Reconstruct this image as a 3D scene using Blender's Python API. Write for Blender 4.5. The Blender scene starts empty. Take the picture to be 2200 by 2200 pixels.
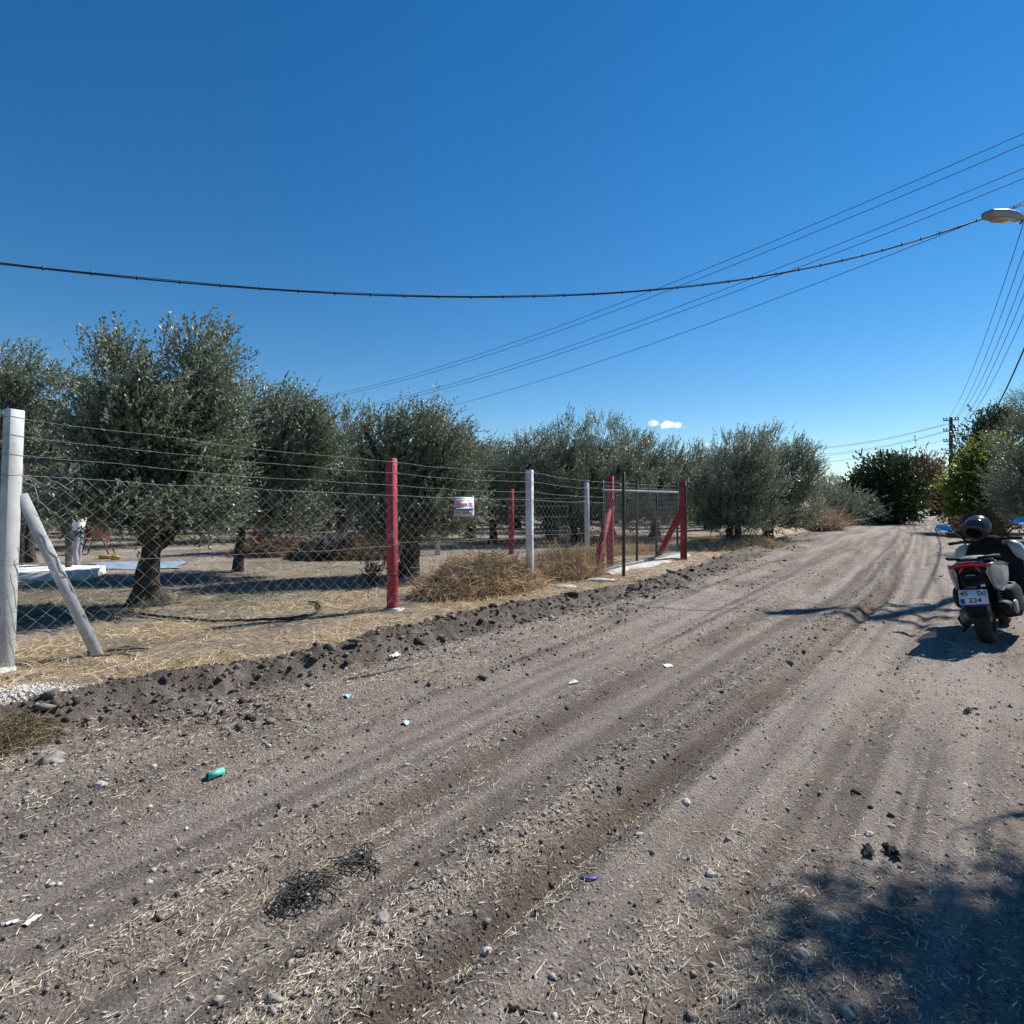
import bpy, math, random
import numpy as np
from mathutils import Vector, Matrix

R = math.radians
random.seed(11)
rng = np.random.default_rng(11)
sc = bpy.context.scene
COL = sc.collection

# ------------------------------------------------------------------ camera
CAM_H = 1.6
FPX = 1250.0
cd = bpy.data.cameras.new('camera')
cam = bpy.data.objects.new('camera', cd)
COL.objects.link(cam)
cam.location = (0, 0, CAM_H)
cam.rotation_euler = (R(90), 0, 0)
cd.sensor_width = 36.0
cd.lens = FPX / 2200.0 * 36.0
cd.shift_y = -15.0 / 2200.0
cd.clip_start = 0.05
cd.clip_end = 30000
sc.camera = cam

# ------------------------------------------------------------------ sky, sun, exposure
SUN_AZ = R(55.0)            # from +Y towards +X
SUN_EL = R(43.0)
SUN = Vector((math.sin(SUN_AZ) * math.cos(SUN_EL), math.cos(SUN_AZ) * math.cos(SUN_EL), math.sin(SUN_EL)))
world = bpy.data.worlds.new('World')
sc.world = world
world.use_nodes = True
wn = world.node_tree
wn.nodes.clear()
sky = wn.nodes.new('ShaderNodeTexSky')
sky.sky_type = 'NISHITA'
sky.sun_disc = False
sky.sun_elevation = SUN_EL
sky.sun_rotation = SUN_AZ
sky.altitude = 800
sky.air_density = 1.15
sky.dust_density = 0.0
sky.ozone_density = 4.0
hs = wn.nodes.new('ShaderNodeHueSaturation')
hs.inputs['Saturation'].default_value = 1.32
hs.inputs['Value'].default_value = 1.0
bg = wn.nodes.new('ShaderNodeBackground')
bg.inputs['Strength'].default_value = 0.076
wo = wn.nodes.new('ShaderNodeOutputWorld')
wn.links.new(sky.outputs[0], hs.inputs['Color'])
wn.links.new(hs.outputs[0], bg.inputs['Color'])
wn.links.new(bg.outputs[0], wo.inputs['Surface'])

ld = bpy.data.lights.new('sun', 'SUN')
ld.energy = 5.0
ld.angle = R(0.53)
ld.color = (1.0, 0.955, 0.89)
sun = bpy.data.objects.new('sun', ld)
COL.objects.link(sun)
sun.rotation_euler = SUN.to_track_quat('Z', 'Y').to_euler()
sun.location = (30, 20, 40)

sc.view_settings.view_transform = 'Standard'
sc.view_settings.look = 'None'
sc.view_settings.gamma = 1.0
sc.view_settings.exposure = 0.58
sc.cycles.volume_bounces = 4
sc.cycles.transparent_max_bounces = 12


# ------------------------------------------------------------------ helpers: measuring the place
def gp(px, py):
    """ground point (flat z = 0) seen at a pixel of the 2200 px photograph"""
    Y = FPX * CAM_H / (py - 1085.0)
    return np.array([(px - 1100.0) * Y / FPX, Y, 0.0])


def at(px, py, Y):
    return np.array([(px - 1100.0) * Y / FPX, Y, CAM_H - (py - 1085.0) * Y / FPX])


# ------------------------------------------------------------------ helpers: noise
def _hash(ix, iy, seed):
    h = (ix.astype(np.int64) * 374761393 + iy.astype(np.int64) * 668265263 + seed * 974634541) & 0x7fffffff
    h = ((h ^ (h >> 13)) * 1274126177) & 0x7fffffff
    h = h ^ (h >> 16)
    return (h & 0xffff) / 65535.0


def vnoise(x, y, seed=0):
    x = np.asarray(x, float); y = np.asarray(y, float)
    ix = np.floor(x); iy = np.floor(y)
    fx = x - ix; fy = y - iy
    fx = fx * fx * fx * (fx * (fx * 6 - 15) + 10); fy = fy * fy * fy * (fy * (fy * 6 - 15) + 10)
    a = _hash(ix, iy, seed); b = _hash(ix + 1, iy, seed)
    c = _hash(ix, iy + 1, seed); d = _hash(ix + 1, iy + 1, seed)
    return (a + (b - a) * fx) * (1 - fy) + (c + (d - c) * fx) * fy


def fbm(x, y, o=4, seed=0):
    s = 0; a = 1.0; t = 0
    for i in range(o):
        s = s + a * vnoise(x, y, seed + i * 17); t += a
        x = x * 2.03 + 3.7; y = y * 2.03 + 9.1; a *= 0.5
    return s / t


# ------------------------------------------------------------------ helpers: meshes
def set_mesh(me, V, FA):
    V = np.asarray(V, np.float32)
    FA = [np.asarray(f, np.int32) for f in FA if len(f)]
    nl = sum(f.size for f in FA); npol = sum(len(f) for f in FA)
    me.vertices.add(len(V)); me.vertices.foreach_set('co', V.ravel())
    me.loops.add(nl); me.loops.foreach_set('vertex_index', np.concatenate([f.ravel() for f in FA]))
    st = []; o = 0
    for f in FA:
        k = f.shape[1]; st.append(o + np.arange(len(f)) * k); o += f.size
    me.polygons.add(npol)
    me.polygons.foreach_set('loop_start', np.concatenate(st).astype(np.int32))
    me.update(calc_edges=True)


class MB:
    """collects pieces of ONE mesh"""
    def __init__(self):
        self.V = []; self.F = {}; self.n = 0; self.A = []

    def add(self, V, *FAs, a=None):
        V = np.asarray(V, float).reshape(-1, 3)
        for F in FAs:
            F = np.asarray(F, np.int64)
            if len(F):
                self.F.setdefault(F.shape[1], []).append(F + self.n)
        self.V.append(V); self.n += len(V)
        self.A.append(np.full(len(V), 0.5) if a is None else (np.full(len(V), a) if np.isscalar(a) else np.asarray(a)))
        return self

    def mesh(self, name, origin=(0, 0, 0), smooth=False, attr=None):
        me = bpy.data.meshes.new(name)
        set_mesh(me, np.concatenate(self.V) - np.asarray(origin), [np.concatenate(v) for v in self.F.values()])
        if smooth:
            me.polygons.foreach_set('use_smooth', np.ones(len(me.polygons), bool))
        if attr:
            at_ = me.attributes.new(attr, 'FLOAT', 'POINT')
            at_.data.foreach_set('value', np.concatenate(self.A).astype(np.float32))
        return me

    def obj(self, name, mat, parent=None, world=True, smooth=False, attr=None, origin=None):
        o_ = (0, 0, 0)
        if parent is not None and world:
            r = parent
            while r.parent: r = r.parent
            o_ = tuple(r.location)
        if origin is not None: o_ = origin
        me = self.mesh(name, o_, smooth, attr)
        o = bpy.data.objects.new(name, me)
        COL.objects.link(o)
        if isinstance(mat, (list, tuple)):
            for m in mat: me.materials.append(m)
        else:
            me.materials.append(mat)
        if parent is not None: o.parent = parent
        elif origin is not None: o.location = origin
        return o


def tag(o, label=None, cat=None, group=None, kind=None):
    if label: o['label'] = label
    if cat: o['category'] = cat
    if group: o['group'] = group
    if kind: o['kind'] = kind
    return o


def thing(name, label, cat, loc=(0, 0, 0), rz=0.0, group=None):
    o = bpy.data.objects.new(name, None)
    COL.objects.link(o)
    o.empty_display_size = 0.2
    o.location = tuple(float(c) for c in loc); o.rotation_euler = (0, 0, rz)
    return tag(o, label, cat, group)


def copy_thing(o, parent=None):
    c = o.copy(); COL.objects.link(c); c.parent = parent
    for ch in list(o.children): copy_thing(ch, c)
    return c


def tube(P, r, n=6, cap=True):
    P = np.asarray(P, float); m = len(P)
    r = np.full(m, r, float) if np.isscalar(r) else np.asarray(r, float)
    T = np.gradient(P, axis=0); T /= np.linalg.norm(T, axis=1)[:, None] + 1e-12
    ref = np.array([0, 0, 1.0]) if abs(T[0, 2]) < 0.9 else np.array([1.0, 0, 0])
    U = np.zeros((m, 3)); u = ref - T[0] * (ref @ T[0])
    for i in range(m):
        u = u - T[i] * (u @ T[i]); u /= np.linalg.norm(u) + 1e-12; U[i] = u
    W = np.cross(T, U)
    a = np.arange(n) * 2 * np.pi / n
    V = P[:, None, :] + r[:, None, None] * (np.cos(a)[None, :, None] * U[:, None, :] + np.sin(a)[None, :, None] * W[:, None, :])
    V = V.reshape(-1, 3)
    i = np.arange(m - 1)[:, None] * n; j = np.arange(n)[None, :]; k = (j + 1) % n
    F = np.stack([i + j, i + k, i + n + k, i + n + j], -1).reshape(-1, 4)
    tris = []
    if cap:
        V = np.concatenate([V, P[:1], P[-1:]])
        c0 = m * n; c1 = c0 + 1
        tris = [(c0, (q + 1) % n, q) for q in range(n)] + [(c1, (m - 1) * n + q, (m - 1) * n + (q + 1) % n) for q in range(n)]
    return V, F, np.array(tris).reshape(-1, 3)


def beam(p, q, w, d=None, side=None, ch=0.12):
    """rectangular beam p->q with chamfered edges; side = direction of the w axis"""
    p = np.asarray(p, float); q = np.asarray(q, float); d = w if d is None else d
    t = (q - p) / np.linalg.norm(q - p)
    s = np.array([1.0, 0, 0]) if side is None else np.asarray(side, float)
    s = s - t * (s @ t)
    if np.linalg.norm(s) < 1e-6: s = np.array([0, 1.0, 0]); s = s - t * (s @ t)
    s /= np.linalg.norm(s); b = np.cross(t, s)
    c = ch * min(w, d); a, e = w / 2, d / 2
    pts = [(-a + c, -e), (a - c, -e), (a, -e + c), (a, e - c), (a - c, e), (-a + c, e), (-a, e - c), (-a, -e + c)]
    ring = np.array([s * x + b * y for x, y in pts])
    ins = np.array([s * x * (1 - c / a * .9) + b * y * (1 - c / e * .9) for x, y in pts])
    L = np.linalg.norm(q - p); cc = min(c, L * .2)
    V = np.concatenate([p + ins, p + t * cc + ring, q - t * cc + ring, q + ins])
    F = [(k * 8 + i, k * 8 + (i + 1) % 8, (k + 1) * 8 + (i + 1) % 8, (k + 1) * 8 + i) for k in range(3) for i in range(8)]
    O = [tuple(range(7, -1, -1)), tuple(range(24, 32))]
    return V, np.array(F), np.array(O)


def box(c, s, rz=0.0):
    c = np.asarray(c, float); hx, hy, hz = np.asarray(s, float) / 2
    V = np.array([(x, y, z) for z in (-hz, hz) for x, y in ((-hx, -hy), (hx, -hy), (hx, hy), (-hx, hy))])
    ca, sa = math.cos(rz), math.sin(rz)
    V = np.stack([V[:, 0] * ca - V[:, 1] * sa, V[:, 0] * sa + V[:, 1] * ca, V[:, 2]], -1) + c
    F = [(3, 2, 1, 0), (4, 5, 6, 7), (0, 1, 5, 4), (1, 2, 6, 5), (2, 3, 7, 6), (3, 0, 4, 7)]
    return V, np.array(F)


def loft(secs, n=16, axis=1):
    """secs: (pos, ca, cb, ha, hb, expo) superellipse rings stacked along an axis (1: y, 2: z, 0: x)"""
    a = np.arange(n) * 2 * np.pi / n
    rings = []
    for s in secs:
        pos, ca, cb, ha, hb = s[:5]; e = s[5] if len(s) > 5 else 2.5
        x = ca + ha * np.sign(np.cos(a)) * np.abs(np.cos(a)) ** (2 / e)
        y = cb + hb * np.sign(np.sin(a)) * np.abs(np.sin(a)) ** (2 / e)
        if axis == 1: rings.append(np.stack([x, np.full(n, pos), y], -1))
        elif axis == 2: rings.append(np.stack([x, y, np.full(n, pos)], -1))
        else: rings.append(np.stack([np.full(n, pos), x, y], -1))
    m = len(rings)
    V = np.concatenate(rings)
    F = [(k * n + i, k * n + (i + 1) % n, (k + 1) * n + (i + 1) % n, (k + 1) * n + i) for k in range(m - 1) for i in range(n)]
    return V, np.array(F), np.array([tuple(range(n - 1, -1, -1)), tuple(range((m - 1) * n, m * n))])


def lathe(prof, n=24, axis='z', c=(0, 0, 0)):
    """prof: (radius, height) pairs round an axis"""
    a = np.arange(n) * 2 * np.pi / n; m = len(prof)
    V = []
    for r, h in prof:
        x = r * np.cos(a); y = r * np.sin(a); z = np.full(n, h)
        V.append(np.stack([x, y, z], -1) if axis == 'z' else (np.stack([z, x, y], -1) if axis == 'x' else np.stack([y, z, x], -1)))
    V = np.concatenate(V) + np.asarray(c)
    F = [(k * n + i, k * n + (i + 1) % n, (k + 1) * n + (i + 1) % n, (k + 1) * n + i) for k in range(m - 1) for i in range(n)]
    return V, np.array(F)


_t = (1 + 5 ** .5) / 2
ICO_V = np.array([(-1, _t, 0), (1, _t, 0), (-1, -_t, 0), (1, -_t, 0), (0, -1, _t), (0, 1, _t), (0, -1, -_t), (0, 1, -_t), (_t, 0, -1), (_t, 0, 1), (-_t, 0, -1), (-_t, 0, 1)])
ICO_V /= np.linalg.norm(ICO_V[0])
ICO_F = np.array([(0, 11, 5), (0, 5, 1), (0, 1, 7), (0, 7, 10), (0, 10, 11), (1, 5, 9), (5, 11, 4), (11, 10, 2), (10, 7, 6), (7, 1, 8), (3, 9, 4), (3, 4, 2), (3, 2, 6), (3, 6, 8), (3, 8, 9), (4, 9, 5), (2, 4, 11), (6, 2, 10), (8, 6, 7), (9, 8, 1)])


OCT_V = np.array([(1, 0, 0), (0, 1, 0), (-1, 0, 0), (0, -1, 0), (.15, .1, 1), (0, 0, -1)], float)
OCT_F = np.array([(0, 1, 4), (1, 2, 4), (2, 3, 4), (3, 0, 4), (1, 0, 5), (2, 1, 5), (3, 2, 5), (0, 3, 5)])


def subdiv(V, F):
    V = list(map(tuple, V)); mid = {}; out = []
    def m(a, b):
        k = (min(a, b), max(a, b))
        if k not in mid:
            p = np.array(V[a]) + np.array(V[b]); p /= np.linalg.norm(p); V.append(tuple(p)); mid[k] = len(V) - 1
        return mid[k]
    for a, b, c in F:
        x, y, z = m(a, b), m(b, c), m(c, a)
        out += [(a, x, z), (b, y, x), (c, z, y), (x, y, z)]
    return np.array(V), np.array(out)


ICO2_V, ICO2_F = subdiv(ICO_V, ICO_F)
ICO3_V, ICO3_F = subdiv(ICO2_V, ICO2_F)


def lumps(C, S, seed=0, jag=0.28, base=None):
    """many small irregular stones: C centres (n,3), S half sizes (n,3)"""
    g = np.random.default_rng(seed); bv, bf = (ICO_V, ICO_F) if base is None else base
    n = len(C); k = len(bv)
    V = bv[None] * (1 + jag * g.uniform(-1, 1, (n, k, 1))) * S[:, None, :]
    a = g.uniform(0, 2 * np.pi, n); ca, sa = np.cos(a)[:, None], np.sin(a)[:, None]
    V = np.stack([V[..., 0] * ca - V[..., 1] * sa, V[..., 0] * sa + V[..., 1] * ca, V[..., 2]], -1) + C[:, None, :]
    F = (bf[None] + (np.arange(n) * k)[:, None, None]).reshape(-1, 3)
    return V.reshape(-1, 3), F, np.repeat(g.uniform(0, 1, n), k)


def blades(P, D, L, W, bend, seed=0, segs=2):
    """thin curved strips: root P, direction D, length L, width W, bend = drop of the tip"""
    g = np.random.default_rng(seed); n = len(P)
    D = D / (np.linalg.norm(D, axis=1)[:, None] + 1e-9)
    S = np.cross(D, g.normal(0, 1, (n, 3))); S /= np.linalg.norm(S, axis=1)[:, None] + 1e-9
    rows = []
    for i in range(segs + 1):
        t = i / segs
        c = P + D * (L * t)[:, None]
        c = c - np.array([0, 0, 1.0]) * (bend * t * t)[:, None]
        w = (W * (1 - 0.65 * t) / 2)[:, None]
        rows += [c - S * w, c + S * w]
    V = np.stack(rows, 1)
    k = 2 * (segs + 1)
    f = np.array([(2 * i, 2 * i + 1, 2 * i + 3, 2 * i + 2) for i in range(segs)])
    F = (f[None] + (np.arange(n) * k)[:, None, None]).reshape(-1, 4)
    return V.reshape(-1, 3), F, np.repeat(g.uniform(0, 1, n), k)


# ------------------------------------------------------------------ materials
MATS = {}


def nodes_of(m):
    m.use_nodes = True
    nt = m.node_tree; nt.nodes.clear()
    out = nt.nodes.new('ShaderNodeOutputMaterial'); b = nt.nodes.new('ShaderNodeBsdfPrincipled')
    nt.links.new(b.outputs[0], out.inputs[0])
    return nt, b, out


def ramp(nt, stops):
    r = nt.nodes.new('ShaderNodeValToRGB'); e = r.color_ramp.elements
    while len(e) < len(stops): e.new(0.5)
    for k, (p, c) in enumerate(stops):
        e[k].position = p; e[k].color = (*c, 1)
    return r


def mat(name, col, rough=0.7, var=0.25, scale=12.0, bump=0.0, bscale=60.0, metal=0.0, spec=0.5, col2=None, detail=5, bdist=0.01):
    if name in MATS: return MATS[name]
    m = bpy.data.materials.new(name); nt, b, out = nodes_of(m)
    tc = nt.nodes.new('ShaderNodeTexCoord'); nz = nt.nodes.new('ShaderNodeTexNoise')
    nz.inputs['Scale'].default_value = scale; nz.inputs['Detail'].default_value = detail
    nt.links.new(tc.outputs['Object'], nz.inputs['Vector'])
    c = np.array(col, float); c2 = np.array(col2, float) if col2 is not None else np.clip(c * (1 + var), 0, 1)
    r = ramp(nt, [(0.32, tuple(np.clip(c * (1 - var), 0, 1))), (0.68, tuple(c2))])
    nt.links.new(nz.outputs['Fac'], r.inputs[0]); nt.links.new(r.outputs[0], b.inputs['Base Color'])
    b.inputs['Roughness'].default_value = rough; b.inputs['Metallic'].default_value = metal
    b.inputs['Specular IOR Level'].default_value = spec
    if bump:
        n2 = nt.nodes.new('ShaderNodeTexNoise'); n2.inputs['Scale'].default_value = bscale; n2.inputs['Detail'].default_value = 6
        nt.links.new(tc.outputs['Object'], n2.inputs['Vector'])
        bp = nt.nodes.new('ShaderNodeBump'); bp.inputs['Strength'].default_value = bump; bp.inputs['Distance'].default_value = bdist
        nt.links.new(n2.outputs['Fac'], bp.inputs['Height']); nt.links.new(bp.outputs[0], b.inputs['Normal'])
    MATS[name] = m
    return m


def mat_attr(name, stops, rough=0.8, spec=0.3, transl=0.0, bump=0.0, bscale=200.0):
    """colour by the per-piece random value stored in attribute 'rnd'"""
    m = bpy.data.materials.new(name); nt, b, out = nodes_of(m)
    a = nt.nodes.new('ShaderNodeAttribute'); a.attribute_name = 'rnd'
    r = ramp(nt, stops); nt.links.new(a.outputs['Fac'], r.inputs[0]); nt.links.new(r.outputs[0], b.inputs['Base Color'])
    b.inputs['Roughness'].default_value = rough; b.inputs['Specular IOR Level'].default_value = spec
    if transl:
        t = nt.nodes.new('ShaderNodeBsdfTranslucent'); nt.links.new(r.outputs[0], t.inputs['Color'])
        mx = nt.nodes.new('ShaderNodeMixShader'); mx.inputs[0].default_value = transl
        nt.links.new(b.outputs[0], mx.inputs[1]); nt.links.new(t.outputs[0], mx.inputs[2]); nt.links.new(mx.outputs[0], out.inputs[0])
    if bump:
        tc = nt.nodes.new('ShaderNodeTexCoord'); n2 = nt.nodes.new('ShaderNodeTexNoise'); n2.inputs['Scale'].default_value = bscale
        nt.links.new(tc.outputs['Object'], n2.inputs['Vector'])
        bp = nt.nodes.new('ShaderNodeBump'); bp.inputs['Strength'].default_value = bump; bp.inputs['Distance'].default_value = 0.006
        nt.links.new(n2.outputs['Fac'], bp.inputs['Height']); nt.links.new(bp.outputs[0], b.inputs['Normal'])
    MATS[name] = m
    return m

# ------------------------------------------------------------------ the ground: relief
RU = np.array([0.5765, 0.8171])       # along the road
RV = np.array([0.8171, -0.5765])      # across it, to the right


def uv(X, Y):
    return X * RU[0] + Y * RU[1], X * RV[0] + Y * RV[1]


def xy(u, v):
    return u * RU[0] + v * RV[0], u * RU[1] + v * RV[1]


def G(x, c, w):
    return np.exp(-((x - c) / w) ** 2 / 2)


def sstep(a, b, x):
    t = np.clip((x - a) / (b - a), 0, 1); return t * t * (3 - 2 * t)


def road_v(u, v):
    """lateral position with the gentle fanning of the wheel tracks taken out"""
    w = np.clip((v + 3.2) / 2.2, 0, 1)
    return v - w * 0.085 * (np.clip(u, -4, 12) - 2) - 0.10 * (fbm(u * 0.35, v * 0 + 3.1, 2, 5) - 0.5)


def rutline(u, vr):
    """narrow wheel lines of loosened darker soil"""
    w = np.clip((fbm(u * .7, vr * 2.5, 3, 91) - .25) * 2.4, 0, 1)
    d = 0.06 * (fbm(u * .5, vr * 0 + 2.2, 2, 95) - .5)
    vr = vr + d
    w1 = np.clip((fbm(u * .45, vr * 1.2, 2, 93) - .18) * 4, .3, 1)
    return np.clip(w1 * 1.1 * G(vr, -1.38, .052), 0, 1) + w * np.clip(.8 * G(vr, -0.66, .045) + .85 * G(vr, -2.30, .06) + .7 * G(vr, -3.38, .06) + .55 * G(vr, .22, .05) + .5 * G(vr, -2.62, .03)
                       + .5 * G(vr, -1.75, .035) + .45 * G(vr, -0.98, .03) + .45 * G(vr, .62, .04) + .4 * G(vr, -3.05, .04), 0, 1)


def bands(u, vr):
    """lengthwise streaks of paler compacted and darker loose soil, about 0..1"""
    return np.clip(.5 + 2.6 * (.5 * fbm(vr * 3.2, u * .10, 3, 97) + .5 * fbm(vr * 13.0, u * .25, 2, 99) - .5), 0, 1)


def ground_parts(X, Y):
    X = np.asarray(X, float); Y = np.asarray(Y, float)
    u, v = uv(X, Y); r = np.hypot(X, Y)
    vr = road_v(u, v)
    wob = 0.24 * (fbm(u * 0.6, v * 0 + 1.7, 3, 21) - 0.5)
    bh = 0.10 + 0.15 * fbm(u * 0.9, v * 0, 2, 31)
    vb = np.interp(u, [0, 2, 3.3, 5.3, 8, 10, 13, 17, 24, 40], [-5.28, -5.15, -4.92, -4.76, -4.6, -4.38, -4.22, -4.45, -5.0, -5.2]) + wob
    road = sstep(vb + .1, vb + .65, v) * (1 - sstep(2.0, 2.6, v))
    berm = G(v, vb, 0.21) * bh * (1 - sstep(30, 40, u)) + 0.05 * G(v, vb + 1.0, 0.35)
    verge = sstep(vb - .08, vb - .42, v)
    smooth = np.clip(G(vr, -2.95, 0.30) + 0.9 * G(vr, -2.0, 0.17) + 0.8 * G(vr, -1.02, 0.14) + 0.7 * G(vr, -0.25, 0.3), 0, 1) * road
    rutn = 0.6 + 0.8 * fbm(u * 1.3, v * 0 + 8.8, 3, 41)
    rut = (0.085 * G(vr, -1.38, 0.060) * rutn + 0.045 * G(vr, -0.66, 0.06) * rutn + 0.035 * G(vr, -2.95, 0.3)
           + 0.04 * G(vr, -2.28, 0.05) * rutn + 0.03 * G(vr, -2.0, 0.18) + 0.035 * G(vr, -3.45, 0.06) * rutn + 0.03 * G(vr, 0.25, 0.06) * rutn)
    ridge = 0.03 * G(vr, -2.5, 0.15) + 0.04 * G(vr, -1.62, 0.12) + 0.025 * G(vr, -1.2, 0.07) + 0.05 * G(vr, -3.9, 0.3)
    rough = np.clip(1.0 - 0.8 * smooth, 0.15, 1)
    loose = np.clip(G(v, vb + .08, 0.30) * 1.25 + G(v, vb + 1.0, 0.5) * 0.6 * np.clip((fbm(u * .9, v * 2.2, 3, 55) - .32) * 3, 0, 1.3) + G(vr, -1.62, 0.16) * 0.22 + G(vr, -2.5, .15) * .15, 0, 1.3) * (1 - sstep(34, 44, u))
    return u, v, vr, r, road, berm, verge, smooth, rut, ridge, rough, loose


def hgt(X, Y):
    u, v, vr, r, road, berm, verge, smooth, rut, ridge, rough, loose = ground_parts(X, Y)
    near = 1 - sstep(25, 60, r)
    z = 0.05 * (fbm(X * 0.35, Y * 0.35, 2, 3) - 0.5) * near
    z = z + berm + (ridge - rut) * road * near + 0.05 * verge * near
    z = z + near * rough * (0.022 * (fbm(X * 7, Y * 7, 3, 7) - 0.5) + 0.016 * (fbm(X * 23, Y * 23, 2, 9) - 0.5))
    cl = np.maximum(fbm(X * 9, Y * 9, 3, 13) - 0.52, 0)
    z = z + near * loose * (0.13 * cl + 0.03 * (fbm(X * 16, Y * 16, 2, 15) - 0.5))
    z = z + 0.06 * sstep(2.0, 3.0, v) * near
    # the scraped edge of the field further along the left side
    z = z + 0.22 * sstep(20, 27, u) * (1 - sstep(60, 90, u)) * sstep(-5.3, -6.0, v) * sstep(-14, -9, v)
    # lime heap at the left end post
    z = z + 0.07 * np.exp(-(((X + 4.0) / 0.40) ** 2 + ((Y - 4.62) / 0.28) ** 2))
    return z


def hz(x, y):
    return float(hgt(np.array([x]), np.array([y]))[0])


# polar sheet round the viewer, finer where the ground is near
ang = np.concatenate([np.arange(-56, 56.01, 0.19), np.arange(58.5, 304, 2.5)])
ang = np.radians(ang)
rad = [0.3]
while rad[-1] < 6000:
    q = rad[-1]
    rad.append(q * (1.10 if q < 1.25 else 1.0084 if q < 42 else 1.02 if q < 90 else 1.12))
rad = np.array(rad)
na, nr = len(ang), len(rad)
AA, RR = np.meshgrid(ang, rad)
GX, GY = np.sin(AA) * RR, np.cos(AA) * RR
GZ = hgt(GX.ravel(), GY.ravel())
GV = np.stack([GX.ravel(), GY.ravel(), GZ], -1)
ii, jj = np.meshgrid(np.arange(nr - 1), np.arange(na), indexing='ij')
kk = (jj + 1) % na
GF = np.stack([ii * na + jj, ii * na + kk, (ii + 1) * na + kk, (ii + 1) * na + jj], -1).reshape(-1, 4)[:, ::-1]
# centre disc
GV = np.concatenate([GV, [[0, 0, hz(0, 0)]]])
cen = len(GV) - 1
GT = np.array([(cen, (q + 1) % na, q) for q in range(na)])

gu, gv, gvr, gr, groad, gberm, gverge, gsm, grut, gridge, grough, gloose = ground_parts(GV[:, 0], GV[:, 1])
n1 = fbm(GV[:, 0] * 1.1, GV[:, 1] * 1.1, 4, 61); n2 = fbm(GV[:, 0] * 5, GV[:, 1] * 5, 4, 71); n3 = fbm(GV[:, 0] * .35, GV[:, 1] * .35, 3, 81)
straw = gverge * np.clip(0.60 + 1.7 * (n1 - 0.40) + 0.9 * (n2 - 0.5), 0, 1) * np.clip(1 - sstep(-7.6, -9.0, gv) * 0.80, 0, 1)
straw = np.maximum(straw, groad * np.clip((n1 - 0.5) * 1.3 + (n2 - .5) * .9 + 0.28 * (1 - gsm) - 0.05, 0, .6) * .30)
straw *= (1 - 0.85 * np.clip(gloose, 0, 1))
straw = np.maximum(straw, sstep(3, 5, gv) * 0.5 * n1)
gband = bands(gu, gvr); grl = rutline(gu, gvr) * groad
dark = np.clip(np.clip(gloose, 0, 1) * (0.55 + .5 * np.clip((n2 - .35) * 4, 0, 1)) + .9 * grl + 0 * groad * np.clip((fbm(gu * .8, gvr * 3, 3, 91) - .22) * 2.2, 0, 1) * (0.95 * G(gvr, -1.38, .085) + .75 * G(gvr, -0.66, .07) + .8 * G(gvr, -2.30, .10) + .6 * G(gvr, -3.45, .09) + .5 * G(gvr, .25, .08) + .35 * G(gvr, -2.95, .3)), 0, 1)
dark = np.maximum(dark, .8 * np.exp(-(((GV[:, 0] + 5.9) / 2.2) ** 2 + ((GV[:, 1] - 8.9) / 1.0) ** 2)) * np.clip((n2 - .3) * 4, 0, 1) * sstep(-7.2, -7.8, gv))  # dark soil under the large olive, with tree shade painted into its colour
green = 0.45 * np.clip((n3 - 0.54) * 6, 0, 1) * sstep(-7.6, -9.0, gv) * np.clip((n2 - 0.38) * 5, 0, 1)
gcx, gcy = -5.5, 9.6
green = np.maximum(green, np.exp(-(((GV[:, 0] - gcx) / 2.6) ** 2 + ((GV[:, 1] - gcy) / 1.1) ** 2)) * np.clip((n2 - 0.40) * 4, 0, 1))
green = np.maximum(green, np.exp(-(((GV[:, 0] - 11.5) / 3.0) ** 2 + ((GV[:, 1] - 23.5) / 3.2) ** 2)) * np.clip((n2 - 0.3) * 2.5, 0, .9) * sstep(-5.6, -6.2, gv))
pale = np.clip(1.2 * (n1 - 0.42), 0, 1) * sstep(-0.6, 0.4, gvr) * (1 - sstep(1.8, 2.6, gv)) * 1.3
pale = np.maximum(pale, np.exp(-(((GV[:, 0] - 3.9) / 1.0) ** 2 + ((GV[:, 1] - 5.2) / .9) ** 2)) * 0.9)
pale = np.maximum(pale, gverge * np.exp(-(((GV[:, 0] - 3.9) / 1.6) ** 2 + ((GV[:, 1] - 14.6) / 2.0) ** 2)) * 0.8)
chalk = np.exp(-(((GV[:, 0] + 4.0) / 0.36) ** 2 + ((GV[:, 1] - 4.62) / 0.24) ** 2)) * 1.3 * np.clip(n2 * 1.8, 0, 1)

# --- soil material
soil = bpy.data.materials.new('soil'); nt, pb, out = nodes_of(soil)


def att(n):
    a = nt.nodes.new('ShaderNodeAttribute'); a.attribute_name = n; return a.outputs['Fac']


def noise(s, d=6, rgh=0.6):
    q = nt.nodes.new('ShaderNodeTexNoise'); q.inputs['Scale'].default_value = s; q.inputs['Detail'].default_value = d
    q.inputs['Roughness'].default_value = rgh; nt.links.new(tco.outputs['Object'], q.inputs['Vector']); return q.outputs['Fac']


def mixc(f, a, b, mode='MIX'):
    q = nt.nodes.new('ShaderNodeMix'); q.data_type = 'RGBA'; q.blend_type = mode
    for s, v_ in ((q.inputs[0], f), (q.inputs[6], a), (q.inputs[7], b)):
        if isinstance(v_, (tuple, float, int)): s.default_value = (*v_, 1) if isinstance(v_, tuple) else v_
        else: nt.links.new(v_, s)
    return q.outputs[2]


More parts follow.
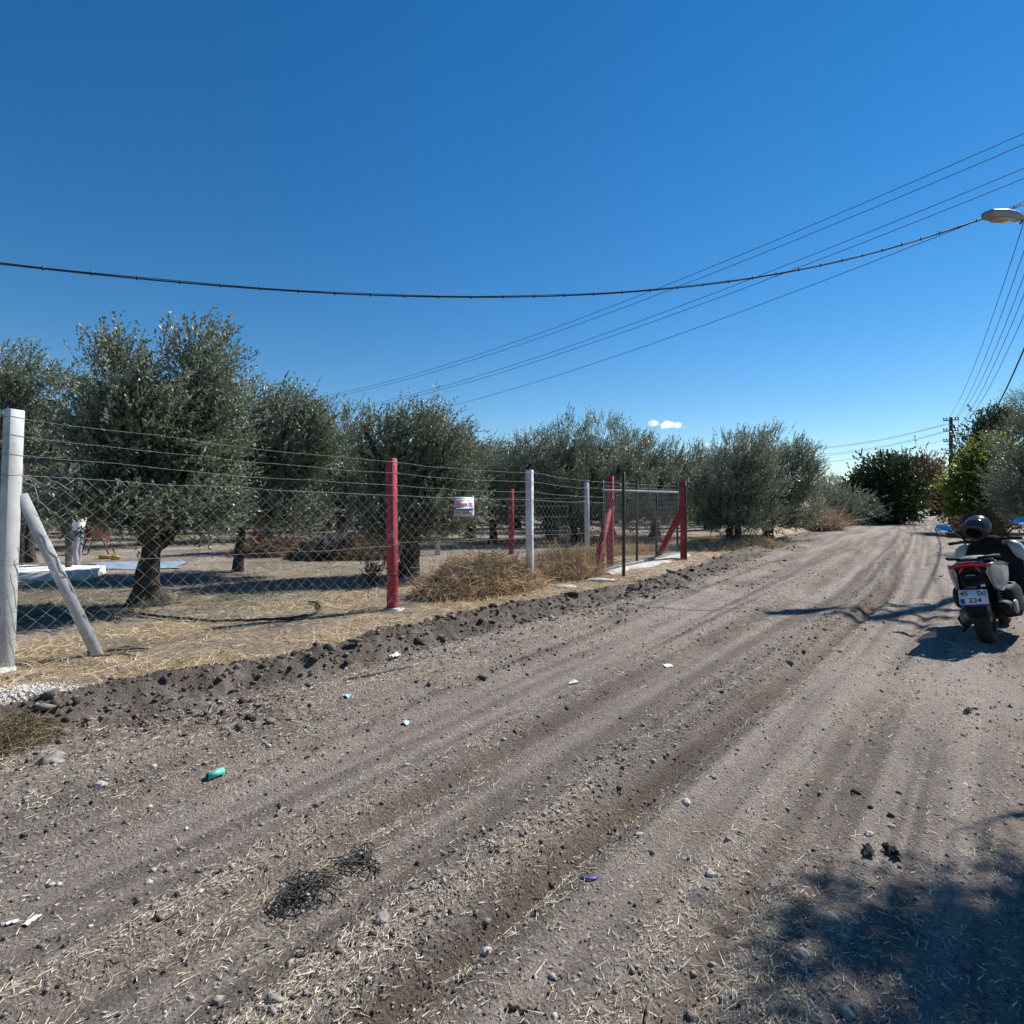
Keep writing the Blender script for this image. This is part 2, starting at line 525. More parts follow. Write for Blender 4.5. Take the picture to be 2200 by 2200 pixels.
def mth(op, a, b=0.0, clamp=False):
    q = nt.nodes.new('ShaderNodeMath'); q.operation = op; q.use_clamp = clamp
    for s, v_ in ((q.inputs[0], a), (q.inputs[1], b)):
        if isinstance(v_, (float, int)): s.default_value = v_
        else: nt.links.new(v_, s)
    return q.outputs[0]


def rmp(f, stops):
    r_ = ramp(nt, stops); nt.links.new(f, r_.inputs[0]); return r_.outputs[0]


tco = nt.nodes.new('ShaderNodeTexCoord')
fine = noise(95, 7, .7); mid_ = noise(14, 6); big = noise(1.7, 5); grain = noise(320, 3, .6)
base = rmp(mid_, [(0.25, (0.218, 0.189, 0.165)), (0.75, (0.312, 0.272, 0.238))])
base = mixc(rmp(big, [(0.35, (0, 0, 0)), (0.7, (1, 1, 1))]), base, (0.330, 0.284, 0.248))
base = mixc(1.0, base, rmp(att('band'), [(0.15, (0.66, 0.65, 0.645)), (0.5, (.98, .98, .98)), (0.85, (1.22, 1.21, 1.2))]), 'MULTIPLY')
# short chopped straw lying flat in the soil
strawc = rmp(fine, [(0.25, (0.32, 0.225, 0.13)), (0.5, (0.56, 0.42, 0.255)), (0.75, (0.72, 0.58, 0.39))])
sfac = mth('MULTIPLY', att('straw'), rmp(noise(42, 5, .7), [(0.30, (0.15, .15, .15)), (0.62, (1, 1, 1))]), True)
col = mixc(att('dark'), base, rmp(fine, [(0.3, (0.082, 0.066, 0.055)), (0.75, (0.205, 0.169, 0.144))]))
col = mixc(att('pale'), col, rmp(fine, [(0.3, (0.34, 0.295, 0.255)), (0.75, (0.46, 0.405, 0.355))]))
col = mixc(sfac, col, strawc)
col = mixc(mth('MULTIPLY', att('green'), 0.8), col, rmp(fine, [(0.3, (0.04, 0.055, 0.015)), (0.7, (0.14, 0.16, 0.05))]))
col = mixc(mth('MULTIPLY', att('chalk'), 0.9, True), col, rmp(fine, [(0.3, (0.42, 0.40, 0.37)), (0.7, (0.80, 0.78, 0.74))]))
# grit: tiny dark holes and pale grains
vor = nt.nodes.new('ShaderNodeTexVoronoi'); vor.inputs['Scale'].default_value = 130; nt.links.new(tco.outputs['Object'], vor.inputs['Vector'])
pit = nt.nodes.new('ShaderNodeTexVoronoi'); pit.inputs['Scale'].default_value = 58; nt.links.new(tco.outputs['Object'], pit.inputs['Vector'])
grit = rmp(vor.outputs['Distance'], [(0.05, (1, 1, 1)), (0.22, (0, 0, 0))])
sepc = nt.nodes.new('ShaderNodeSeparateColor'); nt.links.new(vor.outputs['Color'], sepc.inputs[0])
gsel = rmp(sepc.outputs[0], [(0.80, (0, 0, 0)), (0.84, (1, 1, 1))])
col = mixc(mth('MULTIPLY', mth('MULTIPLY', grit, gsel), 0.75), col, (0.46, 0.42, 0.38))
col = mixc(1.0, col, rmp(grain, [(0.25, (0.62, 0.61, 0.60)), (0.55, (1.0, 1.0, 1.0)), (0.8, (1.22, 1.2, 1.18))]), 'MULTIPLY')
col = mixc(1.0, col, rmp(noise(62, 4, .75), [(0.30, (0.50, 0.49, 0.48)), (0.47, (0.98, 0.98, 0.98)), (0.66, (1.28, 1.27, 1.26))]), 'MULTIPLY')
nt.links.new(col, pb.inputs['Base Color'])
pb.inputs['Roughness'].default_value = 0.95; pb.inputs['Specular IOR Level'].default_value = 0.12
bp = nt.nodes.new('ShaderNodeBump'); bp.inputs['Strength'].default_value = 1.0; bp.inputs['Distance'].default_value = 0.022
bh_ = mth('ADD', mth('ADD', mth('MULTIPLY', pit.outputs['Distance'], -.55), mth('MULTIPLY', fine, 1.1)), mth('MULTIPLY', grain, 0.35)); bh_ = mth('ADD', bh_, mth('MULTIPLY', grit, 0.2))
nt.links.new(bh_, bp.inputs['Height']); nt.links.new(bp.outputs[0], pb.inputs['Normal'])


def ground_piece(name, selq, selt, label):
    F4 = GF[selq]; F3 = GT[selt]
    used = np.unique(np.concatenate([F4.ravel(), F3.ravel()]))
    mp = np.full(len(GV), -1, np.int64); mp[used] = np.arange(len(used))
    me = bpy.data.meshes.new(name)
    set_mesh(me, GV[used], [mp[F4]] + ([mp[F3]] if len(F3) else []))
    me.polygons.foreach_set('use_smooth', np.ones(len(me.polygons), bool))
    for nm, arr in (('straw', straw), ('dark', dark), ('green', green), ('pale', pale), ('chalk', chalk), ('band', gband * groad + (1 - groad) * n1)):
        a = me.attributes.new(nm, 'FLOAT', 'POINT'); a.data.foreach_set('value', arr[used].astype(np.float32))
    me.materials.append(soil)
    o = bpy.data.objects.new(name, me); COL.objects.link(o)
    return tag(o, label, kind='structure')


fc = GV[GF].mean(1); fu, fv = uv(fc[:, 0], fc[:, 1])
isroad = (fv > -4.8) & (fv < 2.3) & (np.abs(fu) < 400)
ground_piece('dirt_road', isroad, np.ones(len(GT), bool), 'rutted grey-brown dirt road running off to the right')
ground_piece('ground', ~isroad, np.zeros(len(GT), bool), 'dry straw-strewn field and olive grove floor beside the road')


# ------------------------------------------------------------------ loose stuff on the ground
def scatter(n, r0, r1, a0=-48, a1=48, seed=0):
    g = np.random.default_rng(seed)
    r = np.exp(g.uniform(np.log(r0), np.log(r1), n)); a = np.radians(g.uniform(a0, a1, n))
    return r * np.sin(a), r * np.cos(a), r, g


M_straw = mat_attr('straw', [(0.0, (0.22, 0.155, 0.085)), (0.35, (0.47, 0.35, 0.195)), (0.75, (0.64, 0.51, 0.32)), (1.0, (0.78, 0.69, 0.52))], 0.75, 0.35, 0.15)
M_clod = mat_attr('soil clods', [(0.0, (0.062, 0.050, 0.042)), (0.6, (0.15, 0.123, 0.104)), (1.0, (0.26, 0.22, 0.188))], 0.95, 0.1, 0, 0.9, 90)
M_peb = mat_attr('pebbles', [(0.0, (0.13, 0.115, 0.105)), (0.5, (0.27, 0.235, 0.21)), (0.85, (0.36, 0.325, 0.295)), (1.0, (0.52, 0.48, 0.44))], 0.8, 0.3, 0, 0.5, 120)

M_strawp = mat_attr('bleached straw', [(0.0, (0.26, 0.20, 0.135)), (0.3, (0.48, 0.40, 0.28)), (0.75, (0.68, 0.60, 0.45)), (1.0, (0.82, 0.77, 0.66))], 0.75, 0.35, 0.15)
# chopped straw on the road
X, Y, r, g = scatter(300000, 1.45, 30, seed=101)
u, v, vr, _, road, _, verge, smo, _, rdg, _, loo = ground_parts(X, Y)
p = road * (0.24 + 0.5 * np.clip((fbm(X * 1.1, Y * 1.1, 4, 61) - .43) * 5, 0, 1) * (1 - .6 * smo) + 0.35 * np.clip(rdg / 0.03, 0, 1)) * (1 - .6 * smo) * (1 - .9 * rutline(u, vr)) * (.25 + 1.2 * np.clip((fbm(vr * 5, u * .5, 3, 123) - .3) * 2.2, 0, 1))
k = g.uniform(0, 1, len(X)) < p
X, Y, r = X[k], Y[k], r[k]; n = len(X)
aa = np.where(g.uniform(0, 1, n) < .35, math.atan2(RU[1], RU[0]) + g.normal(0, .45, n), g.uniform(0, 2 * np.pi, n))
D = np.stack([np.cos(aa), np.sin(aa), g.normal(0.06, 0.16, n)], -1)
L = g.gamma(1.5, 0.011, n) * np.clip(r / 3, 1, 2.6) ** .6 + 0.010
V, F, A = blades(np.stack([X, Y, hgt(X, Y) + 0.006], -1), D, L, g.uniform(.0018, .0042, n) * np.clip(r / 3, 1, 4) ** .6, g.normal(0.004, 0.004, n), 3, 1)
tag(MB().add(V, F, a=A).obj('chopped_straw', M_strawp, attr='rnd'), 'short pale chopped straw scattered over the dirt road', 'straw', kind='stuff')

# straw mat on the verge and between the trees
X, Y, r, g = scatter(230000, 4.0, 34, -46, 46, seed=102)
u, v, vr, _, road, bm, verge, smo, _, rdg, _, loo = ground_parts(X, Y)
nn = fbm(X * 1.1, Y * 1.1, 4, 61)
p = verge * np.clip(0.42 + 3.2 * (nn - .38), 0.15, 1) * np.where(v > -8.2, 1, .14) * np.clip(1 - loo, 0, 1)
k = g.uniform(0, 1, len(X)) < p
X, Y, r, v = X[k], Y[k], r[k], v[k]; n = len(X)
aa = g.uniform(0, 2 * np.pi, n)
D = np.stack([np.cos(aa), np.sin(aa), np.abs(g.normal(0.18, 0.3, n))], -1)
L = g.gamma(3, 0.04, n) + .03
V, F, A = blades(np.stack([X, Y, hgt(X, Y) + .003], -1), D, L, g.uniform(.003, .007, n) * np.clip(r / 6, 1, 3) ** .5, L * g.uniform(0, .35, n), 4, 2)
tag(MB().add(V, F, a=A).obj('dry_grass', M_straw, attr='rnd'), 'flattened golden dry grass on the verge by the fence', 'dry grass', kind='stuff')

# clods of the bulldozed edge and of the loose ridges
X, Y, r, g = scatter(120000, 1.5, 36, seed=103)
u, v, vr, _, road, bm, verge, smo, _, rdg, _, loo = ground_parts(X, Y)
p = np.clip(np.clip(loo, 0, 1) * .85 + (.13 + .25 * G(v, -3.7, .7)) * road * (1 - .85 * smo) + .10 * G(vr, -1.62, .15) * road, 0, 1)
k = g.uniform(0, 1, len(X)) < p
X, Y, r, loo = X[k], Y[k], r[k], loo[k]; n = len(X)
s = np.clip(g.lognormal(-5.35, 0.62, n) * (0.65 + .75 * np.clip(loo, 0, 1)) * np.clip(r / 5, 1, 1.8), .002, .05) * np.where(g.uniform(0, 1, n) < .14 * np.clip(loo - .3, 0, 1), g.uniform(1.4, 2.1, n), 1)
S = s[:, None] * g.uniform(.55, 1.3, (n, 3)) * np.array([1.1, 1.1, .7])
Pc = np.stack([X, Y, hgt(X, Y) + s * .3], -1); bigc = (s > .010) & (g.uniform(0, 1, n) < .45)
V, F, A = lumps(Pc[bigc], S[bigc], 5, .45); V2, F2, A2 = lumps(Pc[~bigc], S[~bigc] * 1.15, 7, .5, (OCT_V, OCT_F))
tag(MB().add(V, F, a=A).add(V2, F2, a=A2).obj('soil_clods', M_clod, attr='rnd'), 'dark lumpy soil clods heaped along the road edge', 'soil', kind='stuff')

# pebbles
X, Y, r, g = scatter(40000, 1.5, 26, seed=104)
u, v, vr, _, road, bm, verge, smo, _, rdg, _, loo = ground_parts(X, Y)
p = road * (0.25 + .5 * G(v, -4.1, .7) + .4 * np.clip(loo, 0, 1) + .3 * G(vr, -1.62, .2)) * (1 - .6 * smo) + verge * .04
k = g.uniform(0, 1, len(X)) < p
X, Y, r = X[k], Y[k], r[k]; n = len(X)
s = np.clip(g.lognormal(-5.3, 0.5, n), .0025, .02)
S = s[:, None] * g.uniform(.6, 1.3, (n, 3)) * np.array([1, 1, .6])
V, F, A = lumps(np.stack([X, Y, hgt(X, Y) + s * .25], -1), S * 1.1, 6, .3, (OCT_V, OCT_F))
tag(MB().add(V, F, a=A).obj('pebbles', M_peb, attr='rnd'), 'small grey and buff pebbles scattered on the road', 'pebbles', kind='stuff')

# fine crumbs: small tilted chips of dry soil that give the surface its grain
X, Y, r, g = scatter(115000, 1.45, 20, -46, 46, seed=105)
u, v, vr, _, road, bm, verge, smo, _, rdg, _, loo = ground_parts(X, Y)
k = g.uniform(0, 1, len(X)) < np.clip(road * (.9 - .45 * smo) + .35 * verge, 0, 1) * np.clip(.12 + 3.0 * (fbm(X * 2.3, Y * 2.3, 3, 141) - .42), 0.08, 1)
X, Y, r = X[k], Y[k], r[k]; n = len(X)
s = np.clip(g.lognormal(-5.45, .60, n), .002, .014) * np.clip(r / 3.2, 1, 2.6)
TV = np.array([(1, 0, -.35), (-.5, .87, -.35), (-.5, -.87, -.35), (.2, .1, .62)])
V = TV[None] * s[:, None, None] * (1 + .5 * g.uniform(-1, 1, (n, 4, 3)))
a = g.uniform(0, 6.28, n); ca, sa = np.cos(a)[:, None], np.sin(a)[:, None]
V = np.stack([V[..., 0] * ca - V[..., 1] * sa, V[..., 0] * sa + V[..., 1] * ca, V[..., 2]], -1) + np.stack([X, Y, hgt(X, Y) + s * .2], -1)[:, None, :]
F = (np.array([(0, 1, 3), (1, 2, 3), (2, 0, 3)])[None] + (np.arange(n) * 4)[:, None, None]).reshape(-1, 3)
uu_, vv_, vrr_ = ground_parts(X, Y)[:3]
CA = np.clip(.18 + .5 * g.uniform(0, 1, n) + .45 * (bands(uu_, vrr_) - .5) - .5 * rutline(uu_, vrr_) - .25 * np.clip(ground_parts(X, Y)[11], 0, 1), 0, 1)
M_crumb = mat_attr('soil crumbs', [(0.0, (0.085, 0.069, 0.058)), (0.35, (0.20, 0.167, 0.143)), (0.65, (0.315, 0.268, 0.232)), (0.9, (0.41, 0.355, 0.31)), (1.0, (0.56, 0.50, 0.45))], 0.95, 0.1)
tag(MB().add(V.reshape(-1, 3), F, a=np.repeat(CA, 4)).obj('soil_crumbs', M_crumb, attr='rnd'), 'fine dry soil crumbs covering the dirt road', 'soil', kind='stuff')

# ------------------------------------------------------------------ trees
M_olive = mat_attr('olive leaves', [(0.0, (0.070, 0.092, 0.048)), (0.45, (0.185, 0.215, 0.140)), (0.75, (0.290, 0.318, 0.232)), (0.92, (0.40, 0.425, 0.345)), (1.0, (0.52, 0.54, 0.46))], 0.45, 0.45, 0.2)
M_darkleaf = mat_attr('dark leaves', [(0.0, (0.020, 0.036, 0.012)), (0.6, (0.044, 0.072, 0.022)), (1.0, (0.10, 0.135, 0.04))], 0.5, 0.5, 0.2)
M_brownleaf = mat_attr('brown leaves', [(0.0, (0.09, 0.060, 0.032)), (0.6, (0.21, 0.13, 0.07)), (1.0, (0.34, 0.23, 0.13))], 0.7, 0.3, 0.2)
M_redleaf = mat_attr('russet leaves', [(0.0, (0.07, 0.03, 0.022)), (0.6, (0.16, 0.062, 0.04)), (1.0, (0.24, 0.13, 0.08))], 0.7, 0.3, 0.25)
M_yelleaf = mat_attr('yellow-green leaves', [(0.0, (0.035, 0.055, 0.012)), (0.45, (0.12, 0.165, 0.028)), (0.8, (0.32, 0.34, 0.045)), (1.0, (0.58, 0.50, 0.05))], 0.5, 0.4, 0.6)
M_shrubleaf = mat_attr('shrub leaves', [(0.0, (0.03, 0.06, 0.02)), (1.0, (0.12, 0.17, 0.06))], 0.5, 0.4, 0.25)
M_bark = mat('olive bark', (0.048, 0.040, 0.033), 0.95, 0.5, 9, 1.0, 26, spec=.1, col2=(0.095, 0.082, 0.070), bdist=.03)


def limb(p, q, r0, r1, g, wig=0.08, n=7, sides=7):
    p = np.asarray(p, float); q = np.asarray(q, float); t = np.linspace(0, 1, n)[:, None]
    P = p + (q - p) * t
    L = np.linalg.norm(q - p)
    k1, k2 = g.normal(0, wig * L, (2, 3))
    P = P + np.sin(np.pi * t) * k1 + np.sin(2 * np.pi * t) * k2 * .5
    return tube(P, np.linspace(r0, r1, n), sides)


def crown_mesh(lobes, g, nclus, shoots, leaves, ll, lw, up=0.7, wind=(0.30, 0.0, 0.0), spread=0.15, slen=(.26, .58), droop=0.0, shell=2.8, stiff=1.0, tri=True):
    """leaf-sized faces on shoots, shoots in clumps, clumps spread through lobes (cx,cy,cz,rx,ry,rz)"""
    lobes = np.asarray(lobes, float)
    w = np.prod(lobes[:, 3:], 1) ** .72; w /= w.sum()
    li = g.choice(len(lobes), nclus, p=w)
    d = g.normal(0, 1, (nclus, 3)); d /= np.linalg.norm(d, axis=1)[:, None]
    rr = g.uniform(0.10, 1, nclus) ** (1 / shell)
    C = lobes[li, :3] + d * rr[:, None] * lobes[li, 3:]
    tone = g.uniform(-.17, .17, nclus)
    n = nclus * shoots
    ci = np.repeat(np.arange(nclus), shoots)
    dm = d + g.normal(0, .28, (nclus, 3)); O = dm[ci] * 0.85 + g.normal(0, .30, (n, 3)) + np.array([0, 0, up]) + np.asarray(wind)
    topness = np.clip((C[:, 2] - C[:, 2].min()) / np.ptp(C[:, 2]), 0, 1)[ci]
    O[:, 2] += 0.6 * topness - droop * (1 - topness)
    O /= np.linalg.norm(O, axis=1)[:, None]
    P = C[ci] + g.normal(0, spread, (n, 3)) * np.array([1, 1, .8])
    L = g.uniform(*slen, n) * (0.85 + .4 * topness)
    k = n * leaves; si = np.repeat(np.arange(n), leaves)
    t = np.tile(np.linspace(.05, 1, leaves), n) + g.normal(0, .03, k)
    bend = np.zeros((k, 3)); bend[:, 2] = -(t ** 2) * 0.16 * L[si] * stiff; bend[:, 0] = (t ** 2) * wind[0] * .35 * L[si]
    B = P[si] + O[si] * (t * L[si])[:, None] + bend
    ld_ = O[si] * 1.0 + g.normal(0, .45, (k, 3)); ld_ /= np.linalg.norm(ld_, axis=1)[:, None]
    S = np.cross(ld_, g.normal(0, 1, (k, 3))); S /= np.linalg.norm(S, axis=1)[:, None] + 1e-9
    l = ll * g.uniform(.65, 1.25, k) * (1.05 - .35 * t); hw = (lw * .5 * g.uniform(.75, 1.2, k))
    m = B + ld_ * (l * .5)[:, None]
    kv = 3 if tri else 4
    if tri:
        b0 = B + ld_ * (l * .18)[:, None]
        V = np.stack([b0 + S * hw[:, None], B + ld_ * (l * 1.1)[:, None], b0 - S * hw[:, None]], 1).reshape(-1, 3)
    else:
        V = np.stack([B, m + S * hw[:, None], B + ld_ * l[:, None], m - S * hw[:, None]], 1).reshape(-1, 3)
    F = np.arange(kv * k).reshape(-1, kv)
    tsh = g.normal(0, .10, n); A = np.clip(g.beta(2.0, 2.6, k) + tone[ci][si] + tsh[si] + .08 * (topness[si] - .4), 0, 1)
    return V, F, np.repeat(A, kv), C


def make_tree(name, label, base, lobes, trunk, seed, nclus, shoots, leaves, ll, lw, leafmat=None, group=None, cat='olive tree', twigs=True, **kw):
    """base (x,y); lobes in world metres; trunk = dict(r, flare, top, stems)"""
    g = np.random.default_rng(seed)
    bx, by = base; bz = hz(bx, by) - .03
    o = thing(name, label, cat, (bx, by, bz), group=group)
    V, F, A, C = crown_mesh(lobes, g, nclus, shoots, leaves, ll, lw, **kw)
    mb = MB()
    top = np.array([bx + trunk.get('lean', (0, 0))[0], by + trunk.get('lean', (0, 0))[1], bz + trunk['h']])
    nst = trunk.get('stems', 1)
    r = trunk['r']; fl = trunk.get('flare', 1.6)
    forks = []
    for s in range(nst):
        off = np.array([0.0, 0, 0]) if nst == 1 else np.array([(s - (nst - 1) / 2) * r * 1.1, g.normal(0, .05), 0])
        tt = top + (off * 2.4 if nst > 1 else 0) + np.array([0, 0, g.normal(0, .08)])
        m = 14; t = np.linspace(0, 1, m)
        P = np.array([bx, by, bz - .05]) + off + (tt - np.array([bx, by, bz - .05]) - off) * t[:, None]
        P += np.sin(np.pi * t * 1.3)[:, None] * g.normal(0, .035, 3) * np.array([1, 1, 0]) * trunk['h']
        rad_ = r * (1 - .35 * t) * (1 + (fl - 1) * np.exp(-t * 6)) / (1 if nst == 1 else 1.25)
        V1, F1, T1 = tube(P, rad_, 14)
        # gnarled bark: swellings and flutes
        cidx = np.repeat(np.arange(m), 14)
        dv = V1[:m * 14] - P[cidx]
        aa_ = np.arctan2(dv[:, 1], dv[:, 0])
        k_ = 1 + .17 * np.sin(aa_ * 3 + t[cidx] * 5 + seed) + .11 * np.sin(aa_ * 7 - t[cidx] * 9) + .16 * (vnoise(aa_ * 1.5 + 9, t[cidx] * 9, seed) - .5)
        V1[:m * 14] = P[cidx] + dv * k_[:, None]
        mb.add(V1, F1, T1)
        forks.append((tt, rad_[-1]))
    # limbs to the lobes, boughs to the clumps
    lob = np.asarray(lobes, float); heads = []
    for q in lob:
        tt, rt = forks[int(np.argmin([np.hypot(f[0][0] - q[0], f[0][1] - q[1]) for f in forks]))]
        hd = q[:3] - np.array([0, 0, q[5] * .25])
        mb.add(*limb(tt - np.array([0, 0, .06]), hd, rt * .72, rt * .26, g, .09, 8, 7)); heads.append((tt, hd, rt * .3))
    if twigs:
        for c in C:
            j = int(np.argmin([np.linalg.norm(h[1] - c) for h in heads])); tt, hd, rt = heads[j]
            s = g.uniform(.45, 1); root = tt + (hd - tt) * s
            mb.add(*(limb(root, c, max(.014, rt * .45), .005, g, .12, 4, 4) if by < 15 else limb(root, c, max(.014, rt * .45), .006, g, .12, 3, 3)))
    mb.obj('trunk', M_bark, o, smooth=True)
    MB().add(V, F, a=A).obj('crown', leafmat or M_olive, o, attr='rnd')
    return o


def LB(Y, L, dy=0.0, depth=1.0):
    """lobes measured on the photograph at distance Y: (px, py, rx px, ry px[, extra depth])"""
    out = []
    for q in L:
        c = at(q[0], q[1], Y); s = Y / FPX
        dd = q[4] if len(q) > 4 else 0.0
        k = lambda r_: max(.5 * r_ * s, r_ * s - .20) * (1.1 if Y > 19 else 1)
        out.append((c[0], c[1] + dd, c[2] - .06 + (.22 if 19 < Y < 30 else 0), k(q[2]), k(max(q[2], q[3])) * depth, k(q[3])))
    return out


b = gp(315, 1308)
make_tree('olive_tree', 'large olive tree with thick flared trunk nearest the fence, crown split into two tops', (b[0], b[1] + .1),
          LB(9.2, [(250, 800, 44, 85), (432, 790, 46, 95), (340, 930, 165, 105), (460, 900, 62, 70), (240, 960, 80, 90), (420, 1020, 95, 66), (250, 1045, 70, 55, .2), (340, 880, 95, 60), (330, 1080, 185, 46, -.3), (450, 1085, 85, 48, -.4)]),
          dict(r=.17, flare=2.6, h=1.0), 1, 470, 13, 18, .084, .028, tri=False, wind=(.34, 0, 0))
b = gp(60, 1212)
make_tree('olive_tree', 'olive tree cut by the left picture edge behind the tall white post', (b[0], b[1]),
          LB(14.5, [(-60, 890, 150, 130), (60, 830, 75, 75), (130, 850, 55, 70), (110, 950, 80, 90), (20, 1030, 120, 80), (-90, 1020, 110, 90), (130, 1060, 70, 55), (10, 790, 40, 55)]),
          dict(r=.2, h=1.2, stems=2), 2, 340, 12, 17, .092, .031, tri=False)
b = gp(512, 1232)
make_tree('olive_tree', 'slim-trunked olive tree right of the large olive, wind-swept crown', (b[0], b[1]),
          LB(13.6, [(530, 895, 75, 78), (610, 900, 75, 62), (645, 990, 80, 80), (520, 1000, 95, 80), (690, 950, 42, 66), (570, 1085, 115, 52), (470, 1060, 60, 60), (640, 1095, 80, 45, -.6)]),
          dict(r=.115, flare=1.35, h=1.15, lean=(.05, 0)), 3, 350, 12, 17, .090, .030, tri=False, wind=(.42, 0, 0))
b = gp(872, 1242)
make_tree('olive_tree', 'gnarled olive with thick dark twisted trunk behind the near red post', (b[0], b[1]),
          LB(12.9, [(935, 925, 66, 52), (860, 945, 70, 52), (955, 1000, 80, 72), (870, 1030, 85, 72), (785, 905, 40, 34), (770, 960, 42, 40), (1000, 1070, 42, 42), (845, 1100, 80, 45, -.5), (950, 1100, 80, 42, -.5), (880, 1120, 110, 36, -.4)]),
          dict(r=.23, flare=1.75, h=.95, lean=(.10, 0), stems=1), 4, 350, 12, 17, .088, .030, tri=False, wind=(.36, 0, 0))
b = gp(735, 1184)
make_tree('olive_tree', 'olive behind the brush pile, between the slim-trunked and the gnarled olive', (b[0], b[1]),
          LB(20.5, [(730, 940, 58, 46), (690, 1010, 55, 55), (770, 1020, 62, 60), (730, 1080, 72, 45), (660, 1070, 50, 45)]),
          dict(r=.17, h=1.2), 5, 230, 12, 12, .108, .035)
b = gp(1060, 1172)
make_tree('olive_tree', 'low olive filling the gap between the gnarled olive and the white post', (b[0], b[1]),
          LB(23, [(1060, 1020, 62, 48), (1000, 1055, 55, 45), (1110, 1050, 60, 58), (1150, 985, 46, 46), (1060, 1100, 85, 40), (1030, 1000, 30, 25)]),
          dict(r=.17, h=1.1), 6, 260, 12, 12, .115, .036)
b = gp(1240, 1168)
make_tree('olive_tree', 'wide spiky-topped olive standing behind the two thin white posts', (b[0], b[1]),
          LB(24, [(1215, 968, 60, 55), (1285, 955, 60, 48), (1345, 985, 45, 50), (1250, 1040, 105, 62), (1330, 1060, 80, 60), (1180, 1060, 50, 55), (1255, 1110, 115, 42)]),
          dict(r=.19, h=1.2, stems=2), 7, 340, 12, 12, .115, .036, up=1.1, wind=(.1, 0, 0), slen=(.3, .75))
b = gp(1405, 1162)
make_tree('olive_tree', 'olive seen through and above the wire gate, tops under the small cloud', (b[0], b[1]),
          LB(26, [(1365, 985, 50, 44), (1425, 1005, 48, 42), (1490, 1015, 42, 40), (1405, 1050, 100, 60), (1475, 1070, 60, 55), (1410, 1112, 110, 40)]),
          dict(r=.19, h=1.2), 8, 320, 12, 12, .12, .038, up=1.1, wind=(.1, 0, 0), slen=(.3, .75))
b = gp(1577, 1174)
make_tree('olive_tree', 'dense olive to the right of the far red gate post', (b[0], b[1]),
          LB(22.5, [(1592, 985, 62, 50), (1560, 1050, 80, 60), (1530, 1095, 50, 50), (1625, 1040, 60, 75), (1590, 1118, 90, 42), (1510, 1060, 28, 36), (1545, 1125, 60, 34)]),
          dict(r=.17, h=.9, stems=2), 9, 380, 12, 12, .105, .034, up=.95, wind=(.15, 0, 0))
b = gp(1650, 1162)
make_tree('olive_tree', 'rightmost big olive at the roadside end of the grove', (b[0], b[1]),
          LB(26, [(1652, 965, 42, 42), (1716, 990, 34, 40), (1690, 1050, 58, 62), (1738, 1030, 20, 42), (1700, 1110, 62, 38), (1640, 1040, 50, 60), (1650, 1115, 60, 36)]),
          dict(r=.16, h=.9, stems=2), 10, 310, 12, 12, .115, .037, up=.95, wind=(.2, 0, 0))
b = gp(1812, 1128)
make_tree('olive_tree', 'low rounded olive behind the dry reeds by the road', (b[0], b[1]),
          LB(46, [(1790, 1078, 45, 36), (1845, 1090, 34, 34), (1815, 1105, 62, 24)]),
          dict(r=.2, h=.8, stems=2), 12, 150, 11, 11, .17, .055, spread=.4, slen=(.3, .8))
b = gp(1890, 1124)
make_tree('broadleaf_tree', 'dense dark green tree left of the road in the distance', (b[0], b[1]),
          LB(50, [(1885, 1040, 46, 48), (1905, 1005, 40, 26), (1855, 1075, 36, 36), (1935, 1060, 32, 50), (1880, 1095, 62, 28)]),
          dict(r=.3, h=1.6), 13, 260, 12, 10, .26, .17, leafmat=M_darkleaf, cat='tree', spread=.45, slen=(.3, .8), up=.2, wind=(0, 0, 0))
b = gp(1965, 1116)
make_tree('broadleaf_tree', 'thin brownish tree rising behind the dense dark green tree', (b[0], b[1]),
          LB(64, [(1958, 1020, 36, 34), (1982, 1012, 22, 26), (1960, 1060, 26, 26)]),
          dict(r=.3, h=3.0), 14, 110, 10, 10, .28, .15, leafmat=M_brownleaf, cat='tree', spread=.6, slen=(.4, 1.0), up=.3, wind=(0, 0, 0))
b = gp(2003, 1107)
make_tree('broadleaf_tree', 'russet autumn bush at the far end of the road', (b[0], b[1]),
          LB(88, [(2003, 1068, 22, 20), (1990, 1085, 18, 14), (2020, 1080, 16, 18)]),
          dict(r=.25, h=1.2), 15, 70, 10, 10, .36, .2, leafmat=M_redleaf, cat='tree', spread=.7, slen=(.5, 1.0), up=.3, wind=(0, 0, 0))
b = gp(2018, 1106)
make_tree('broadleaf_tree', 'bare thin-leaved poplar in front of the sky at the road end', (b[0], b[1]),
          LB(90, [(2024, 1000, 6, 22), (2014, 1030, 14, 20), (2030, 1040, 12, 22), (2040, 1060, 14, 20)]),
          dict(r=.2, h=2.2), 16, 30, 7, 8, .32, .16, leafmat=M_brownleaf, cat='tree', spread=.5, slen=(.5, 1.0), up=.6, wind=(0, 0, 0))
b = gp(2085, 1143)
make_tree('broadleaf_tree', 'yellow-green tree on the right of the road beyond the scooter', (b[0], b[1]),
          LB(33, [(2112, 1020, 50, 26), (2082, 1045, 38, 24), (2130, 975, 36, 34), (2138, 1070, 46, 52), (2096, 1090, 42, 30), (2165, 1010, 40, 50), (2112, 1110, 46, 26)]),
          dict(r=.2, h=1.3, stems=2), 17, 240, 12, 9, .19, .115, leafmat=M_yelleaf, cat='tree', spread=.32, slen=(.3, .8), up=.1, droop=.5, wind=(-.25, 0, 0))
b = gp(2118, 1140)
